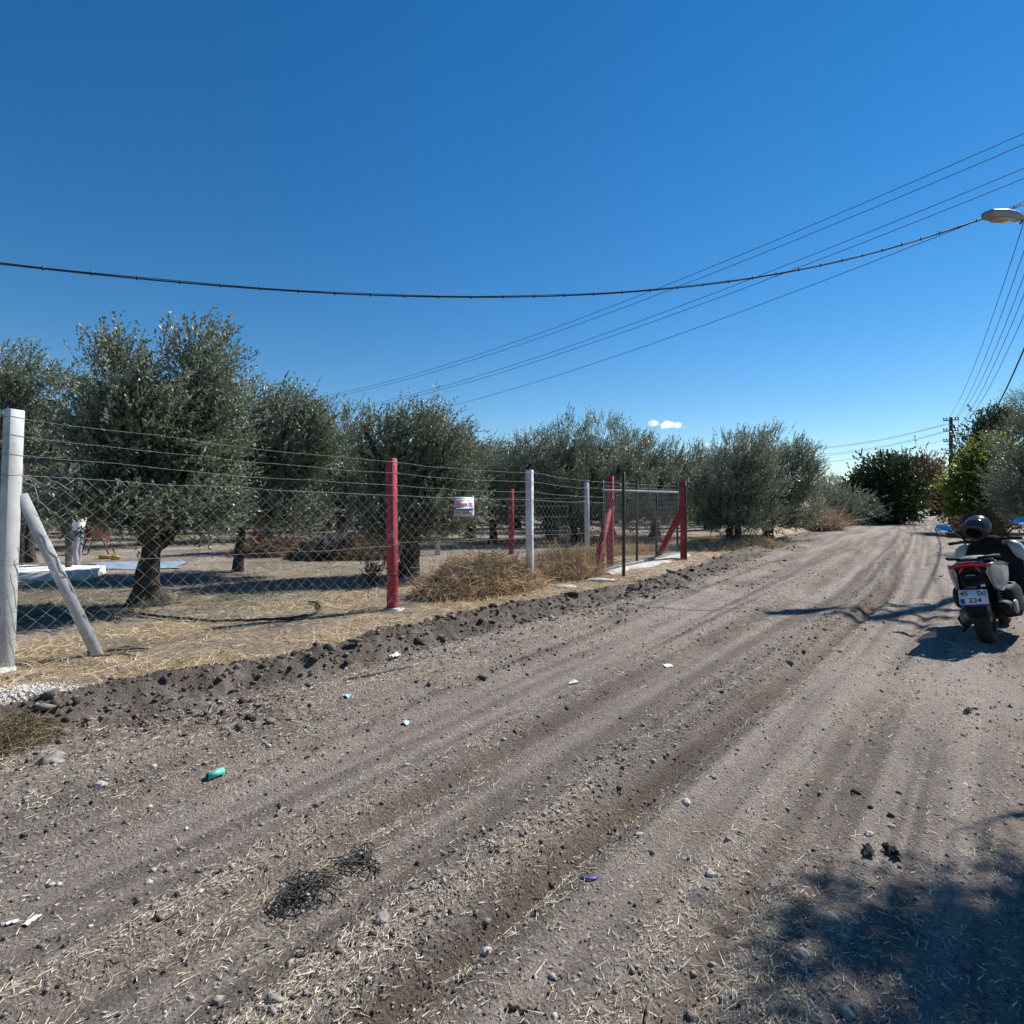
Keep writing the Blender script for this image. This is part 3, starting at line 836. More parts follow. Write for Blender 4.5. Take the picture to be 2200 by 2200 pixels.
make_tree('broadleaf_tree', 'dark leafy tree showing above the yellow-green tree below the power lines', (b[0], b[1]),
          LB(36, [(2080, 985, 26, 24), (2125, 930, 32, 38), (2160, 920, 28, 40), (2100, 960, 30, 30)]),
          dict(r=.2, h=1.8), 18, 120, 11, 9, .17, .10, leafmat=M_darkleaf, cat='tree', spread=.35, slen=(.3, .8), up=.6, wind=(0, 0, 0))
b = (18.6, 20.6)
make_tree('olive_tree', 'big grey-green olive at the right picture edge behind the scooter', b,
          LB(20.5, [(2205, 960, 62, 62), (2180, 1050, 52, 62), (2240, 1060, 80, 80), (2255, 900, 60, 60), (2170, 1100, 46, 40), (2215, 880, 36, 34)]),
          dict(r=.24, h=1.2, stems=2), 19, 330, 14, 12, .082, .021, up=.6, wind=(-.1, 0, 0))

# roadside olives just outside the right edge: their shade lies on the road
make_tree('olive_tree', 'olive just right of the view whose shade falls on the road by the camera', (7.7, 5.2),
          [(5.35, 4.62, 4.35, .46, .36, .32), (6.15, 4.9, 4.45, .48, .40, .32), (6.1, 5.5, 3.95, .14, .14, .12), (6.9, 4.9, 4.2, .5, .4, .4), (7.6, 5.1, 3.3, .7, .6, .5)],
          dict(r=.22, h=1.2, stems=2), 20, 240, 14, 12, .085, .028, slen=(.15, .36), spread=.12)
make_tree('olive_tree', 'olive just right of the view whose shade falls under the scooter', (10.9, 8.9),
          [(9.9, 8.45, 4.2, .45, .35, .3), (10.7, 8.8, 4.4, .6, .5, .4), (11.2, 9.0, 3.3, .8, .7, .6)],
          dict(r=.2, h=1.2, stems=2), 21, 130, 13, 11, .09, .028)

# back rows of the grove: individual olives sharing three forms
forms = []
for s in range(3):
    g = np.random.default_rng(300 + s)
    lob = [(0, 0, 3.1, 1.5, 1.5, .9)] + [(g.uniform(-1.3, 1.3), g.uniform(-1, 1), g.uniform(2.0, 4.0), g.uniform(.8, 1.3), g.uniform(.8, 1.2), g.uniform(.7, 1.05)) for _ in range(6)]
    lob += [(g.uniform(-1, 1), g.uniform(-1, 1), 1.25, 1.7, 1.5, .75), (g.uniform(-1, 1), g.uniform(-1, 1), 1.6, 1.5, 1.5, .7)]
    V, F, A, C = crown_mesh(lob, g, 190, 12, 11, .125, .045, spread=.26, slen=(.3, .75), up=.8)
    cm = MB().add(V, F, a=A).mesh('crown', attr='rnd'); cm.materials.append(M_olive)
    tb = MB()
    tb.add(*limb((0, 0, -.05), (.1, 0, 1.1), .28, .17, g, .06, 7, 8))
    for q in lob: tb.add(*limb((.1, 0, 1.05), q[:3], .11, .035, g, .1, 6, 5))
    tm = tb.mesh('trunk', smooth=True); tm.materials.append(M_bark)
    forms.append((cm, tm))
g = np.random.default_rng(77)
cnt = 0
spots = []
for row in range(5):
    Yr = 27.5 + row * 6.2
    x = -0.98 * Yr + g.uniform(0, 3)
    while x < 0.50 * Yr + 4:
        uu, vv = uv(x, Yr)
        if vv < -10.5: spots.append((x + g.normal(0, .6), Yr + g.normal(0, .7)))
        x += 4.3
for (x, y) in [(-17.5, 19.5), (-14.2, 22.5), (-21, 24), (-11.2, 25.5), (-5.0, 24.6), (-20.5, 16.5), (24.5, 25.5), (30, 33), (37, 44), (42, 50), (33, 63), (40, 70), (52, 60), (47, 82)]:
    spots.append((x, y))
for (x, y) in spots:
    cm, tm = forms[cnt % 3]; cnt += 1
    right = uv(x, y)[1] > 0
    o = thing('olive_tree', 'olive tree in the row right of the road, beyond the big grey-green olive' if right else 'olive tree in the back rows of the grove, seen between the nearer trunks', 'olive tree', (x, y, hz(x, y)), g.uniform(0, 6.28),
              'olives right of the road' if right else 'olives in the back rows')
    s = g.uniform(.82, 1.12) * (1.0 if y < 60 else 1.15); o.scale = (s * 1.1, s * 1.1, s * (.86 if y < 30 else .95))
    for m, nm in ((tm, 'trunk'), (cm, 'crown')):
        c = bpy.data.objects.new(nm, m); COL.objects.link(c); c.parent = o

# ------------------------------------------------------------------ fence along the road
def painted(name, col, chip, rough=.75):
    """paint over concrete with chips showing the grey"""
    m = bpy.data.materials.new(name); nt, b, out = nodes_of(m)
    tc = nt.nodes.new('ShaderNodeTexCoord')
    a = nt.nodes.new('ShaderNodeTexNoise'); a.inputs['Scale'].default_value = 8; a.inputs['Detail'].default_value = 8; a.inputs['Roughness'].default_value = .75
    c = nt.nodes.new('ShaderNodeTexNoise'); c.inputs['Scale'].default_value = 3.5; c.inputs['Detail'].default_value = 4
    for q in (a, c): nt.links.new(tc.outputs['Object'], q.inputs['Vector'])
    r1 = ramp(nt, [(.3, tuple(np.array(col) * .72)), (.7, tuple(np.clip(np.array(col) * 1.2, 0, 1)))]); nt.links.new(c.outputs['Fac'], r1.inputs[0])
    r2 = ramp(nt, [(.55, (0, 0, 0)), (.64, (.85, .85, .85))]); nt.links.new(a.outputs['Fac'], r2.inputs[0])
    mx = nt.nodes.new('ShaderNodeMix'); mx.data_type = 'RGBA'; nt.links.new(r2.outputs[0], mx.inputs[0]); nt.links.new(r1.outputs[0], mx.inputs[6]); mx.inputs[7].default_value = (*chip, 1)
    nt.links.new(mx.outputs[2], b.inputs['Base Color']); b.inputs['Roughness'].default_value = rough; b.inputs['Specular IOR Level'].default_value = .3
    bp = nt.nodes.new('ShaderNodeBump'); bp.inputs['Strength'].default_value = .35; bp.inputs['Distance'].default_value = .005
    nt.links.new(a.outputs['Fac'], bp.inputs['Height']); nt.links.new(bp.outputs[0], b.inputs['Normal'])
    MATS[name] = m
    return m


M_red = painted('red paint', (0.33, 0.042, 0.060), (0.42, 0.22, 0.22))
M_conc = painted('whitewashed concrete', (0.52, 0.52, 0.515), (0.32, 0.31, 0.30), .9)
M_wire = mat('galvanised wire', (0.34, 0.34, 0.33), .6, .2, 30)
M_barb = mat('barbed wire', (0.28, 0.275, 0.27), .6, .3, 30)
M_blk = mat('black paint', (0.022, 0.024, 0.027), .45, .4, 8, .2, 80)
M_gal = mat('grey primer steel', (0.20, 0.215, 0.225), .5, .25, 10, .2, 60)
M_cem = mat('cement', (0.45, 0.43, 0.40), .95, .25, 7, .8, 40)

FP = [np.array(p) for p in ((-8.0, 2.2), (-4.79, 5.48), (-1.76, 8.58), (0.33, 10.80), (2.07, 13.30))]
WIRES = [  # height of barbed strands / mesh top at each post
    (2.48, 2.30, 2.12, 1.93), (2.43, 2.26, 2.08, 1.885), (2.23, 2.07, 1.89, 1.74), (2.20, 2.03, 1.85, 1.70), (2.13, 1.98, 1.78, 1.66)]


def sagline(p, q, sag, n=9, g=None, jit=.004):
    t = np.linspace(0, 1, n)[:, None]
    P = np.asarray(p) + (np.asarray(q) - np.asarray(p)) * t
    P[:, 2] -= (4 * sag * t * (1 - t))[:, 0]
    if g is not None: P[1:-1] += g.normal(0, jit, (n - 2, 3))
    return P


def barbed(mb, P, g, r=.0022, step=.14):
    mb.add(*tube(P, r, 4, False))
    seg = np.linalg.norm(np.diff(P, axis=0), axis=1); cum = np.concatenate([[0], np.cumsum(seg)])
    for s in np.arange(step * .5, cum[-1], step):
        c = np.array([np.interp(s, cum, P[:, i]) for i in range(3)])
        for _ in range(2):
            d = g.normal(0, 1, 3); d /= np.linalg.norm(d); d *= .017
            mb.add(*tube([c - d, c + d], .0017, 3, False))


def chainlink(mb, p, q, top0, top1, z0, z1, dw=.15, dh=.15, r=.0019, off=None, g=None):
    """woven zig-zag wires between two posts"""
    p = np.asarray(p, float); q = np.asarray(q, float); L = np.linalg.norm(q - p); d = (q - p) / L
    nn = int(L / (dw / 2))
    w = L / nn
    nrm = np.array([d[1], -d[0]])
    rows = int(math.ceil((max(top0, top1) - min(z0, z1)) / (dh / 2)))
    for i in range(nn):
        P = []
        f = (i + .5) / nn; zt = top0 + (top1 - top0) * f; zb = z0 + (z1 - z0) * f; m = max(2, int(round((zt - zb) / (dh / 2))))
        for k in range(m + 1):
            s = (i + (k % 2 if i % 2 == 0 else 1 - k % 2)) * w
            z = zt - (zt - zb) * k / m
            bow = .02 * math.sin(s * 1.9 + z * 2.2) + .012 * math.sin(s * 5.1 + z * 3.7)
            sag = .012 * math.sin(s * 2.3) * (z - zb) / (zt - zb)
            c = p + d * s + nrm * ((off or 0) + bow + (.002 if k % 2 else -.002))
            P.append((c[0], c[1], z + sag))
        V, F, T = tube(P, r, 3, False)
        mb.add(V, F)


fence = thing('chain_link_fence', 'chain-link roadside fence with barbed wire on red and white concrete posts', 'fence', (FP[1][0], FP[1][1], 0))
fdir = (FP[3] - FP[0]); fdir = fdir / np.linalg.norm(fdir); fnrm = np.array([fdir[1], -fdir[0]])
g = np.random.default_rng(5)
heights = [2.55, 2.50, 2.29, 2.25]
widths = [.115, .118, .125, .118]
leans = [(0, 0), (.085, .02), (-.02, .0), (-.005, 0)]
yaw = R(21)
pdir = np.array([fdir[0] * math.cos(yaw) - fdir[1] * math.sin(yaw), fdir[0] * math.sin(yaw) + fdir[1] * math.cos(yaw)]); pnrm = np.array([pdir[1], -pdir[0]])
for i in range(4):
    p = FP[i]; z = hz(*p)
    d = np.array([*pdir, 0]); w = widths[i]
    top = np.array([p[0] + leans[i][0], p[1] + leans[i][1], heights[i]])
    o = MB().add(*beam((p[0], p[1], z - .1), top, w, w, d, .05)).obj('post', M_red if i == 2 else M_conc, fence)
    o['label'] = 'red painted concrete post' if i == 2 else 'whitewashed concrete post'
    # tie wires round the post
    for zz in list(WIRES[i]) + [1.03, .6, .3]:
        tb = MB()
        f = zz / heights[i]; c = np.array([p[0] + leans[i][0] * f, p[1] + leans[i][1] * f, zz])
        hw = w / 2 + .003; n_ = np.array([*pnrm, 0])
        P = [c + d * a * hw + n_ * b_ * hw + np.array([0, 0, g.normal(0, .006)]) for a, b_ in ((-1, -1), (1, -1), (1, 1), (-1, 1), (-1, -1))]
        tb.add(*tube(P, .0022, 4, False))
        tb.obj('tie_wire', M_barb, fence)
# diagonal strut of the end post
MB().add(*beam((FP[1][0] + fdir[0] * .10 + .03, FP[1][1] + fdir[1] * .10, 1.70), (-4.27, 6.06, -.06), .10, .10, (fnrm[0], fnrm[1], 0), .05)).obj('brace', M_conc, fence)
mb = MB(); m2 = MB()
for i in range(4):
    p, q = FP[i] + fnrm * .068, FP[i + 1] + fnrm * .068
    z0 = hz(*p) + (.22 if i < 2 else .10); z1 = hz(*q) + .10
    chainlink(mb, p, q, WIRES[i][3], WIRES[i + 1][3], z0, z1, g=g)
    for k in range(4):
        P = sagline((p[0], p[1], WIRES[i][k]), (q[0], q[1], WIRES[i + 1][k]), .035 if k < 3 else .012, 11, g, .006)
        if k < 3: barbed(m2, P, g)
        else: m2.add(*tube(P, .0026, 4, False))
    m2.add(*tube(sagline((p[0], p[1], 1.05), (q[0], q[1], 1.0), .02, 9, g), .0022, 4, False))
mb.obj('wire_mesh', M_wire, fence)
m2.obj('barbed_wire', M_barb, fence)
# loose curled ends by the end post
m3 = MB()
q0 = np.array([FP[1][0], FP[1][1], 1.88])
for k in range(3):
    P = [q0 + np.array([.06 + .02 * k, .08, -.03 * k])]
    for j in range(9):
        P.append(P[-1] + np.array([fdir[0] * .055, fdir[1] * .055, 0]) * g.uniform(.4, 1.2) + np.array([0, 0, g.normal(-.012 - .02 * k, .05)]))
    m3.add(*tube(P, .0026, 4))
m3.obj('loose_wire', M_wire, fence)

# ------------------------------------------------------------------ fence at the back of the plot
back = thing('wire_fence', 'sparse wire fence with red and white posts at the back of the plot', 'fence', (0, 18.5, 0))
BP = [gp(370, 1167), gp(452, 1182), gp(550, 1181), gp(668, 1178), gp(797, 1172), gp(940, 1195), gp(1098, 1194), gp(1262, 1188)]
BH = [2.0, 1.9, 2.0, 2.0, 2.05, 1.95, 2.06, 2.28]
BC = [1, 0, 1, 0, 1, 0, 1, 0]
mw = MB()
for i, p in enumerate(BP):
    z = hz(p[0], p[1])
    o = MB().add(*beam((p[0], p[1], z - .1), (p[0] + g.normal(0, .02), p[1], z + BH[i]), .13, .13, (.9, .44, 0), .05)).obj('post', M_red if BC[i] else M_conc, back)
    o['label'] = 'red painted post' if BC[i] else 'white concrete post'
for a, b_ in zip(BP[:-1], BP[1:]):
    for zz in (.35, .8, 1.25, 1.6, 1.85):
        mw.add(*tube(sagline((a[0], a[1] - .07, zz), (b_[0], b_[1] - .07, zz), .04, 7, g), .003, 3, False))
mw.obj('strand_wire', M_barb, back)

# ------------------------------------------------------------------ gate
A0 = np.array([2.07, 13.30]); B0 = np.array([5.03, 17.70])
gd = (B0 - A0); GL = np.linalg.norm(gd); gd /= GL; gn = np.array([gd[1], -gd[0]])
gate = thing('sliding_gate', 'black steel-framed wire mesh gate with barbed wire on top, standing at the roadside', 'gate', (A0[0], A0[1], 0))


def gz(s): return hz(*(A0 + gd * s))


def gpnt(s, z, off=0.0):
    c = A0 + gd * s + gn * off; return np.array([c[0], c[1], z])


for s, zt, zb in ((0.0, 2.17, .12), (GL * .39, 2.22, .13), (GL * .66, 1.93, .13), (GL, 2.26, .14)):
    MB().add(*beam(gpnt(s, zb), gpnt(s, zt), .055, .055, (*gd, 0))).obj('upright', M_blk, gate)
MB().add(*beam(gpnt(-.03, 1.93, .005), gpnt(GL + .03, 1.99, .005), .05, .06, (*gn, 0))).obj('top_rail', M_gal, gate)
MB().add(*beam(gpnt(-.03, .10, .005), gpnt(GL + .03, .12, .005), .06, .09, (*gn, 0))).obj('bottom_rail', M_gal, gate)
mb = MB(); chainlink(mb, A0 + gn * .03, B0 + gn * .03, 1.90, 1.96, .16, .17, dw=.13, dh=.13, r=.0034)
mb.obj('wire_mesh', M_wire, gate)
mb = MB()
for zz in (2.04, 2.13): barbed(mb, sagline(gpnt(0, zz), gpnt(GL, zz + .04), .015, 9, g), g)
mb.obj('barbed_wire', M_barb, gate)
mb = MB()
for s in (.35, GL - .5): mb.add(*lathe([(0, -.02), (.05, -.02), (.055, 0), (.05, .02), (0, .02)], 14, 'y', gpnt(s, .055, .0)))
mb.obj('roller', M_blk, gate, smooth=True)

gpost = gp(1340, 1241)
o = thing('gate_guide_post', 'tall thin black steel post in front of the gate with a short top arm', 'post', (gpost[0], gpost[1], 0))
MB().add(*beam((gpost[0], gpost[1], hz(gpost[0], gpost[1]) - .08), (gpost[0], gpost[1], 2.31), .06, .06, (*gd, 0))).obj('post', M_blk, o)
MB().add(*beam((gpost[0] - .02, gpost[1], 2.285), (gpost[0] - .22, gpost[1] + .45, 2.285), .04, .04, (0, 0, 1))).obj('top_arm', M_blk, o)


def red_post(px, py, height, bz0, bfoot, label):
    p = gp(px, py); z = hz(p[0], p[1])
    o = thing('gate_post', label, 'post', (p[0], p[1], z), group='red posts either side of the gate')
    MB().add(*beam((p[0], p[1], z - .1), (p[0], p[1], height), .15, .15, (*pdir, 0), .05)).obj('post', M_red, o)
    MB().add(*beam((p[0] - gd[0] * .06 , p[1] - gd[1] * .06, bz0), (bfoot[0], bfoot[1], hz(bfoot[0], bfoot[1]) - .05), .13, .13, (*gn, 0), .1)).obj('brace', M_red, o)
    return o


red_post(1311, 1227, 2.30, 1.52, gp(1276, 1243), 'red gate post with diagonal strut at the left end of the gate')
rp = red_post(1468, 1206, 2.27, 1.50, gp(1410, 1205), 'red gate post with diagonal strut at the right end of the gate')
p = gp(1474, 1207)
MB().add(*beam((p[0], p[1] - .02, .02), (p[0] - .01, p[1] - .02, 2.15), .05, .04, (*gd, 0))).obj('catch_rail', M_blk, rp)

# cement threshold and lumps at its foot
def lumpy(name, c, s, seed, m, label, cat, group=None, jag=.2, flat=None, smooth=False):
    gg = np.random.default_rng(seed)
    V = ICO3_V.copy()
    k = 1 + jag * (np.array([vnoise(V[:, 0] * 1.7 + 5 * seed, V[:, 1] * 1.7 + V[:, 2] * 2.3, seed) for _ in (0,)])[0] - .5) * 2 + jag * .4 * gg.normal(0, .6, len(V))
    V = V * k[:, None] * np.asarray(s)
    V[:, 2] = np.maximum(V[:, 2], -.35 * s[2])
    a = gg.uniform(0, 6.28); ca, sa = math.cos(a), math.sin(a)
    V = np.stack([V[:, 0] * ca - V[:, 1] * sa, V[:, 0] * sa + V[:, 1] * ca, V[:, 2]], -1)
    z = hz(c[0], c[1]) + .12 * s[2]
    o = MB().add(V + np.array([c[0], c[1], z]), ICO3_F).obj(name, m, smooth=smooth, origin=(c[0], c[1], z))
    return tag(o, label, cat, group)


V = []; nS = 26; F = []
for i in range(nS):
    s = -.1 + (GL + .25) * i / (nS - 1)
    w0 = .10 + .05 * vnoise(i * .7, 3., 4); w1 = .42 + .16 * vnoise(i * .5, 7., 4) - .25 * (i < 7)
    for off, z in ((-.12, -.05), (-.10, .05), (.10, .055), (w1 * .7, .04 + .012 * vnoise(i * 1.1, 1, 8)), (w1, -.03)):
        c = A0 + gd * s + gn * off; V.append((c[0], c[1], gz(max(0, s)) * 0 + hz(*c) + z))
for i in range(nS - 1):
    for k in range(4): F.append((i * 5 + k, i * 5 + k + 1, i * 5 + 6 + k, i * 5 + 5 + k))
tag(MB().add(V, np.array(F)).obj('concrete_threshold', M_cem, smooth=True), 'rough pale cement strip poured along the foot of the gate', 'threshold')
c = gp(1290, 1254); lumpy('cement_spill', c, (.30, .13, .07), 3, M_cem, 'larger white cement lump left of the gate foot', 'cement', jag=.25)
c = gp(1212, 1268); lumpy('cement_spill', c, (.20, .10, .05), 4, M_cem, 'smaller flat white cement lump by the thin white post', 'cement', jag=.25)

# ------------------------------------------------------------------ sign on the fence
def text_part(body, width, height, M4, m, parent, name='lettering', z=.003):
    cu = bpy.data.curves.new('lettering_curve', 'FONT'); cu.body = body; cu.align_x = 'CENTER'; cu.align_y = 'CENTER'; cu.size = 1; cu.extrude = .0; cu.offset = .022
    t = bpy.data.objects.new('lettering_curve', cu); COL.objects.link(t)
    dg = bpy.context.evaluated_depsgraph_get()
    me = bpy.data.meshes.new_from_object(t.evaluated_get(dg))
    bpy.data.objects.remove(t)
    n = len(me.vertices); co = np.empty(n * 3, np.float32); me.vertices.foreach_get('co', co); co = co.reshape(-1, 3)
    mn, mx = co.min(0), co.max(0); sz = np.maximum(mx - mn, 1e-6); ctr = (mn + mx) / 2
    co = (co - ctr); co[:, 0] *= width / sz[0]; co[:, 1] *= height / sz[1]; co[:, 2] = z
    h = np.concatenate([co, np.ones((n, 1))], 1) @ np.array(M4).T
    me.vertices.foreach_set('co', h[:, :3].astype(np.float32).ravel()); me.update()
    me.materials.clear(); me.materials.append(m)
    o = bpy.data.objects.new(name, me); COL.objects.link(o); o.parent = parent
    return o


def rounded_plate(w, h, t, r=.02, n=4):
    P = []
    for cx, cy, a0 in ((w / 2 - r, h / 2 - r, 0), (-w / 2 + r, h / 2 - r, 90), (-w / 2 + r, -h / 2 + r, 180), (w / 2 - r, -h / 2 + r, 270)):
        for k in range(n + 1):
            a = R(a0 + 90 * k / n); P.append((cx + r * math.cos(a), cy + r * math.sin(a)))
    m = len(P)
    V = [(x, y, -t) for x, y in P] + [(x, y, 0) for x, y in P]
    S = [(i, (i + 1) % m, m + (i + 1) % m, m + i) for i in range(m)]
    return np.array(V), np.array(S), np.array([tuple(range(m - 1, -1, -1)), tuple(range(m, 2 * m))])


M_signw = mat('sign white', (0.50, 0.51, 0.53), .4, .06, 5)
M_ink = mat('black ink', (0.02, 0.02, 0.025), .5, .2)
M_inkr = mat('red ink', (0.50, 0.02, 0.025), .5, .15)
M_inkb = mat('blue ink', (0.035, 0.055, 0.30), .5, .2)
sp = np.array([-.845, 9.55]) + fnrm * .095
sdir = (FP[3] - FP[2]) / np.linalg.norm(FP[3] - FP[2])
sign = thing('fence_sign', 'small white fence sign with black, red and blue lettering and phone number', 'sign', (sp[0], sp[1], 1.57))
sn = np.array([sdir[1], -sdir[0]])
M4 = np.eye(4); M4[:3, 0] = (*sdir, 0); M4[:3, 1] = (0, 0, 1); M4[:3, 2] = (*sn, 0)


def flat(V, S, O, m, name):
    Vh = np.concatenate([V, np.ones((len(V), 1))], 1) @ M4.T
    return MB().add(Vh[:, :3], S, O).obj(name, m, sign, world=False)


SW, SH = .43, .315
V, S, O = rounded_plate(SW, SH, .004); flat(V, S, O, M_signw, 'panel')
V, S, O = rounded_plate(SW - .03, .055, .001, .004); V[:, 1] -= .030; V[:, 2] += .0025; flat(V, S, O, M_inkb, 'blue_band')
for yy in (.146, -.148):
    V, S, O = rounded_plate(SW - .05, .005, .001, .001); V[:, 1] += yy; V[:, 2] += .002; flat(V, S, O, M_inkb, 'border_line')


def stext(body, w, h, y, m, z=.003):
    Q = M4.copy(); Q[:3, 3] = M4[:3, 1] * y; text_part(body, w, h, Q, m, sign, z=z)


stext('AKH\u0130SAR', .255, .042, .112, M_ink)
stext('G\u00d6Z\u00dcPEK TEL', .375, .075, .045, M_inkr)
stext('0543 302 70 27', .375, .042, -.095, M_ink)
# the illegible small line on the blue band: a broken pale stripe
for k in range(9):
    V, S, O = rounded_plate(.032 - .008 * (k % 3 == 1), .012, .0008, .002); V[:, 0] += -.165 + k * .041; V[:, 1] -= .030; V[:, 2] += .0042
    flat(V, S, O, M_signw, 'band_mark')

# ------------------------------------------------------------------ poles and overhead lines
M_polec = mat('weathered pole concrete', (0.075, 0.068, 0.064), .9, .3, 4, .5, 30)
M_cable = mat('cable black', (0.018, 0.018, 0.024), .6, .2)
M_insul = mat('insulator', (0.05, 0.035, 0.03), .35, .3)
M_lamp = mat('lamp housing grey', (0.22, 0.22, 0.22), .5, .12, 6)
M_lampglass = mat('lamp lens', (0.30, 0.28, 0.25), .25, .15, 9)


def insulator(mb, c):
    mb.add(*lathe([(0, .0), (.02, 0), (.02, .05), (.055, .06), (.06, .09), (.045, .11), (.06, .13), (.05, .17), (.03, .2), (0, .2)], 10, 'z', c))


def pole(name, label, base, h, arms, rz, lampinfo=None, group=None):
    x, y = base; z = hz(x, y)
    o = thing(name, label, 'street lamp' if lampinfo else 'utility pole', (x, y, z), group=group)
    t = np.linspace(0, 1, 10)
    P = np.stack([np.full(10, x), np.full(10, y), z - .3 + (h - z + .3) * t], -1)
    MB().add(*tube(P, .20 - .075 * t, 10)).obj('pole', M_polec, o, smooth=True)
    ca, sa = math.cos(rz), math.sin(rz)
    ends = []
    for zz, half in arms:
        a = MB().add(*beam((x - ca * half, y - sa * half, zz), (x + ca * half, y + sa * half, zz), .09, .10, (0, 0, 1))).obj('crossarm', M_polec, o)
        for s in (-.92, -.55, .55, .92):
            c = (x + ca * half * s, y + sa * half * s, zz + .05)
            mb = MB(); insulator(mb, c); i_ = mb.obj('insulator', M_insul, a, smooth=True)
            ends.append(np.array(c) + np.array([0, 0, .14]))
    return o, ends


PA = np.array([14.75, 14.9])
rzA = math.atan2(RV[1], RV[0])
lamp, eA = pole('street_lamp', 'street lamp with grey cobra head reaching in at the top right edge', PA, 11.2, [(10.9, .62), (10.2, .62), (9.5, .62)], rzA, True)
arm_t = np.linspace(0, 1, 9)[:, None]
hp = at(2215, 440, 14.35)
Parm = np.array([PA[0], PA[1], 8.15]) * (1 - arm_t) + hp * arm_t; Parm[:, 2] += .35 * np.sin(np.pi * arm_t[:, 0] * .8)
Parm[-1] = hp + np.array([.12, .06, .03])
MB().add(*tube(Parm, .032, 8)).obj('lamp_arm', M_gal, lamp, smooth=True)
hd = hp - Parm[-3]; hd[2] = 0; hd /= np.linalg.norm(hd); tip = at(2121, 459, 14.05)
hl = 1.35
secs = [(0, 0, .13, .06, .04), (.10, 0, .125, .11, .06), (.40, 0, .11, .16, .095), (.80, 0, .075, .175, .105), (1.10, 0, .03, .165, .095), (1.30, 0, .01, .145, .085), (1.35, 0, .01, .13, .078)]
V, F, O = loft([(s[0], s[1], s[2], s[3], s[4], 4.5) for s in secs], 20)
ax = np.array([-.93, -.36, 0.0]); ax /= np.linalg.norm(ax); sx = np.array([-ax[1], ax[0], 0])
start = tip - ax * hl; start[2] -= .02
def tolamp(V): return start + V[:, :1] * sx + V[:, 1:2] * ax + V[:, 2:3] * np.array([0, 0, 1.0])
head = MB().add(tolamp(V), F, O).obj('lamp_head', M_lamp, lamp, smooth=True)
V, F, O = loft([(.42, 0, .02, .10, .03), (.50, 0, .0, .13, .045), (1.0, 0, -.06, .13, .05), (1.12, 0, -.07, .10, .03)], 16)
MB().add(tolamp(V), F, O).obj('lens', M_lampglass, head, smooth=True)
# arm ends where the head begins
MB().add(*tube([Parm[-2], start + ax * .06], .03, 8)).obj('arm_socket', M_gal, lamp, smooth=True)

PB = at(2043, 1085, 49.0)[:2]
poleB, eB = pole('utility_pole', 'dark utility pole with three crossarms beside the road ahead', PB, 9.0, [(8.75, .52), (7.85, .52), (6.98, .52)], rzA)
mbx = MB()
for zz in (8.2, 7.4, 6.5):
    for s in (.24, ): mbx.add(*lathe([(0, -.16), (.05, -.16), (.09, -.05), (.06, 0), (.09, .08), (.05, .16), (0, .16)], 10, 'z', (PB[0] + s, PB[1] - .05, zz)))
mbx.obj('shackle_insulator', M_insul, poleB, smooth=True)
PC = at(2057, 1085, 96.0)[:2]
poleC, eC = pole('utility_pole', 'more distant utility pole just right of the nearer one, half hidden by leaves', PC, 8.9, [(8.8, .6), (7.6, .6), (6.3, .6)], rzA)


def cable(p, q, sag, r, label, group, n=40, name='power_line'):
    P = sagline(p, q, sag, n)
    o = MB().add(*tube(P, r, 5)).obj(name, M_cable, smooth=True, origin=tuple(P[0]))
    return tag(o, label, 'power line', group)


order = ['uppermost', 'second', 'third', 'fourth', 'lowest']
grp = 'thin lines crossing the sky to the left'
ya = [285, 310, 362, 385, 436]; yb = [848, 853, 882, 887, 905]; xb = [705, 700, 715, 708, 800]
for k in range(5):
    p = at(2275, ya[k] - 32, 14.9); q = at(xb[k] - 40, yb[k] + 8, 47)
    cable(p, q, 1.05 if k < 4 else .95, .0105, 'the %s of five thin power lines slanting from upper right down to the grove' % order[k], grp, 60)
grp2 = 'lines between the lamp pole and the utility pole'
lab2 = ['leftmost', 'second', 'third', 'fourth', 'fifth']
st = [at(2262, 280, 14.9), at(2280, 300, 14.9), at(2292, 330, 14.9), at(2302, 370, 14.9), at(2315, 400, 14.9)]
en = [at(2039, 896, 49), at(2054, 896, 49), at(2054, 896, 49.2), at(2056, 920, 49), at(2056, 921, 49.2)]
for k in range(5):
    cable(st[k], en[k], (1.0, .9, 1.3, 1.0, 1.25)[k], .012, 'the %s of the thin lines dropping from the right edge to the utility pole' % lab2[k], grp2, 50)
cable(at(2290, 520, 15.0), at(2053, 946, 49), 2.1, .028, 'thick sagging cable curving down to the lower arm of the utility pole', grp2, 60, 'overhead_cable')
grp3 = 'lines leaving the utility pole to the left'
for k, (y0, y1, x1) in enumerate(((911, 960, 1720), (912, 963, 1720), (926, 975, 1720), (928, 979, 1720), (944, 992, 1720))):
    cable(at(2031, y0, 49), at(x1, y1 + 3, 62), .45, .012, 'the %s of five faint lines running left from the utility pole' % order[k], grp3, 24)
for k, zz in enumerate((8.9, 7.95, 7.1)):
    cable((PB[0] + .45, PB[1] - .3, zz), (PC[0] + (.5 if k else -.4), PC[1], zz - .1), .5, .014, 'line from the near utility pole to the far one, %s arm' % ('top', 'middle', 'bottom')[k], 'lines between the two utility poles', 16)

